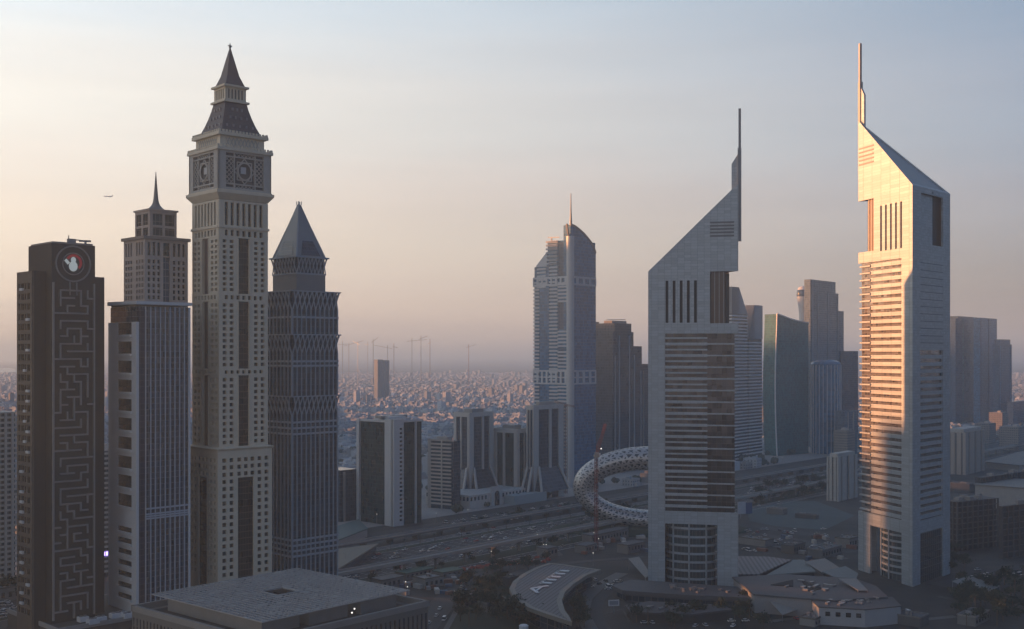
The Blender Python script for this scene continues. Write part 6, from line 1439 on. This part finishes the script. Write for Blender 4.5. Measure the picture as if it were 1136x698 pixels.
# ---- mid-rise blocks strung along the highway's far end, right of centre
rb = random.Random(44); k = 0
for px, Y, top, wd in ((850, 2300, 452, 26), (857, 2000, 470, 24), (940, 1500, 478, 24), (1098, 1900, 470, 30), (1112, 2100, 458, 30), (1130, 1750, 474, 36), (845, 2700, 440, 30)):
    t = thing('mid_rise_block', ('pale', 'grey', 'sand coloured', 'beige', 'ashen', 'chalky', 'dull')[k] + ' mid-rise block in the haze ' + ('left of the teal slab tower' if px < 870 else 'left of the golden tower' if px < 1000 else 'near the right edge'), 'building', (PX(px, Y), Y, 0), TR); k += 1
    z = Zp(top, Y); MB().box(0, wd, 0, wd * .8, 0, z).build('wall', curtain('mid_rise_wall', (.10, .095, .09), (.27, .25, .23), 2.8, 3.5, .45, .5, .4, .5, .4), t); MB().box(wd * .3, wd * .7, 6, 12, z, z + 3).build('plant_room', PALE, t)

# ---- low service blocks, kiosks and walls that fill the ground between the towers
rg = random.Random(61); tones = [mat('worn_grey_wall', (.15, .15, .15), .85, .15, .2), mat('worn_pale_wall', (.22, .215, .205), .85, .15, .2), mat('sand_wall', (.13, .112, .095), .85, .15, .2), mat('slate_wall', (.09, .095, .10), .8, .15, .2)]
def low_block(px, py, lw, ld_, h_, where, rz):
    k = rg.randrange(4); x, y = G(px, py); t = thing('low_block', ('grey', 'pale', 'sand coloured', 'dark')[k] + ' low service building ' + where, 'building', (x, y, 0), rz, 'low service buildings')
    MB().box(-lw / 2, lw / 2, -ld_ / 2, ld_ / 2, 0, h_).build('wall', tones[k], t); m = MB()
    for fc in rect_faces(lw, ld_, -lw / 2, -ld_ / 2): fc.box(m, 0 if fc.d.x < .5 else -.25, fc.L if fc.d.x < .5 else fc.L + .25, -.3, .25, h_ - .1, h_ + .7)
    m.build('parapet', tones[(k + 1) % 4], t)
    for i in range(max(2, int(lw / 5))): a_ = rg.uniform(-.38, .3) * lw; b_ = rg.uniform(-.35, .25) * ld_; MB().box(a_, a_ + rg.uniform(1, 2.6), b_, b_ + rg.uniform(1, 2), h_, h_ + rg.uniform(.8, 2)).build('roof_plant', STEEL, t)
    n = max(2, int(lw / 4)); f_ = rect_faces(lw, ld_, -lw / 2, -ld_ / 2)[0]
    for i in range(n): m = MB(); f_.box(m, lw * (i + .25) / n, lw * (i + .7) / n, .01, .07, h_ * .3, h_ * .68); m.build('window', BLACKG, t)
for px, py, lw, ld_, h_, w_ in ((838, 604, 26, 12, 5, 'beyond the ribbed shed'), (880, 612, 22, 10, 6, 'behind the flat hall with rooflights'), (915, 616, 30, 12, 6, 'left of the golden tower foot'), (940, 606, 18, 12, 7, 'behind the golden tower foot'), (862, 570, 16, 10, 5, 'on the teal plot'), (895, 575, 20, 6, 3.5, 'on the teal plot edge'), (1066, 545, 26, 14, 9, 'right of the golden tower'), (1120, 548, 34, 16, 10, 'behind the darker gridded block'),
        (1075, 518, 40, 20, 9, 'beside the beige apartment slab'), (1118, 488, 50, 30, 8, 'at the far right edge'), (560, 648, 14, 10, 5, 'in the grove left of the crescent hall'), (520, 672, 16, 10, 6, 'beside the street among trees'), (548, 676, 18, 9, 5, 'in the middle of the dark grove'), (690, 588, 20, 10, 5, 'below the ring museum'), (655, 588, 16, 8, 5, 'left below the ring museum'), (475, 650, 16, 12, 6, 'left of the street'),
        (1000, 690, 26, 12, 5, 'in the bottom right corner'), (1080, 690, 22, 10, 5, 'under trees in the bottom right corner'), (905, 690, 24, 9, 4, 'below the white walled wing'), (10, 664, 26, 14, 8, 'left of the maze tower')): low_block(px, py, lw, ld_, h_, w_, TR + R(rg.choice((0, 90)) + rg.uniform(-8, 8)))
for k, (pts, w_) in enumerate((([(640, 690), (690, 676), (700, 690)], 3), ([(850, 690), (900, 684), (1000, 690), (1060, 684)], 5), ([(1040, 662), (1075, 668), (1136, 664)], 6), ([(826, 600), (870, 608), (940, 620)], 5), ([(560, 640), (600, 628), (660, 622), (716, 618)], 8), ([(1060, 556), (1100, 546), (1150, 538)], 9))): road_px('path', CONC if k % 2 else PAVE, pts, w_, .1 + .01 * k)
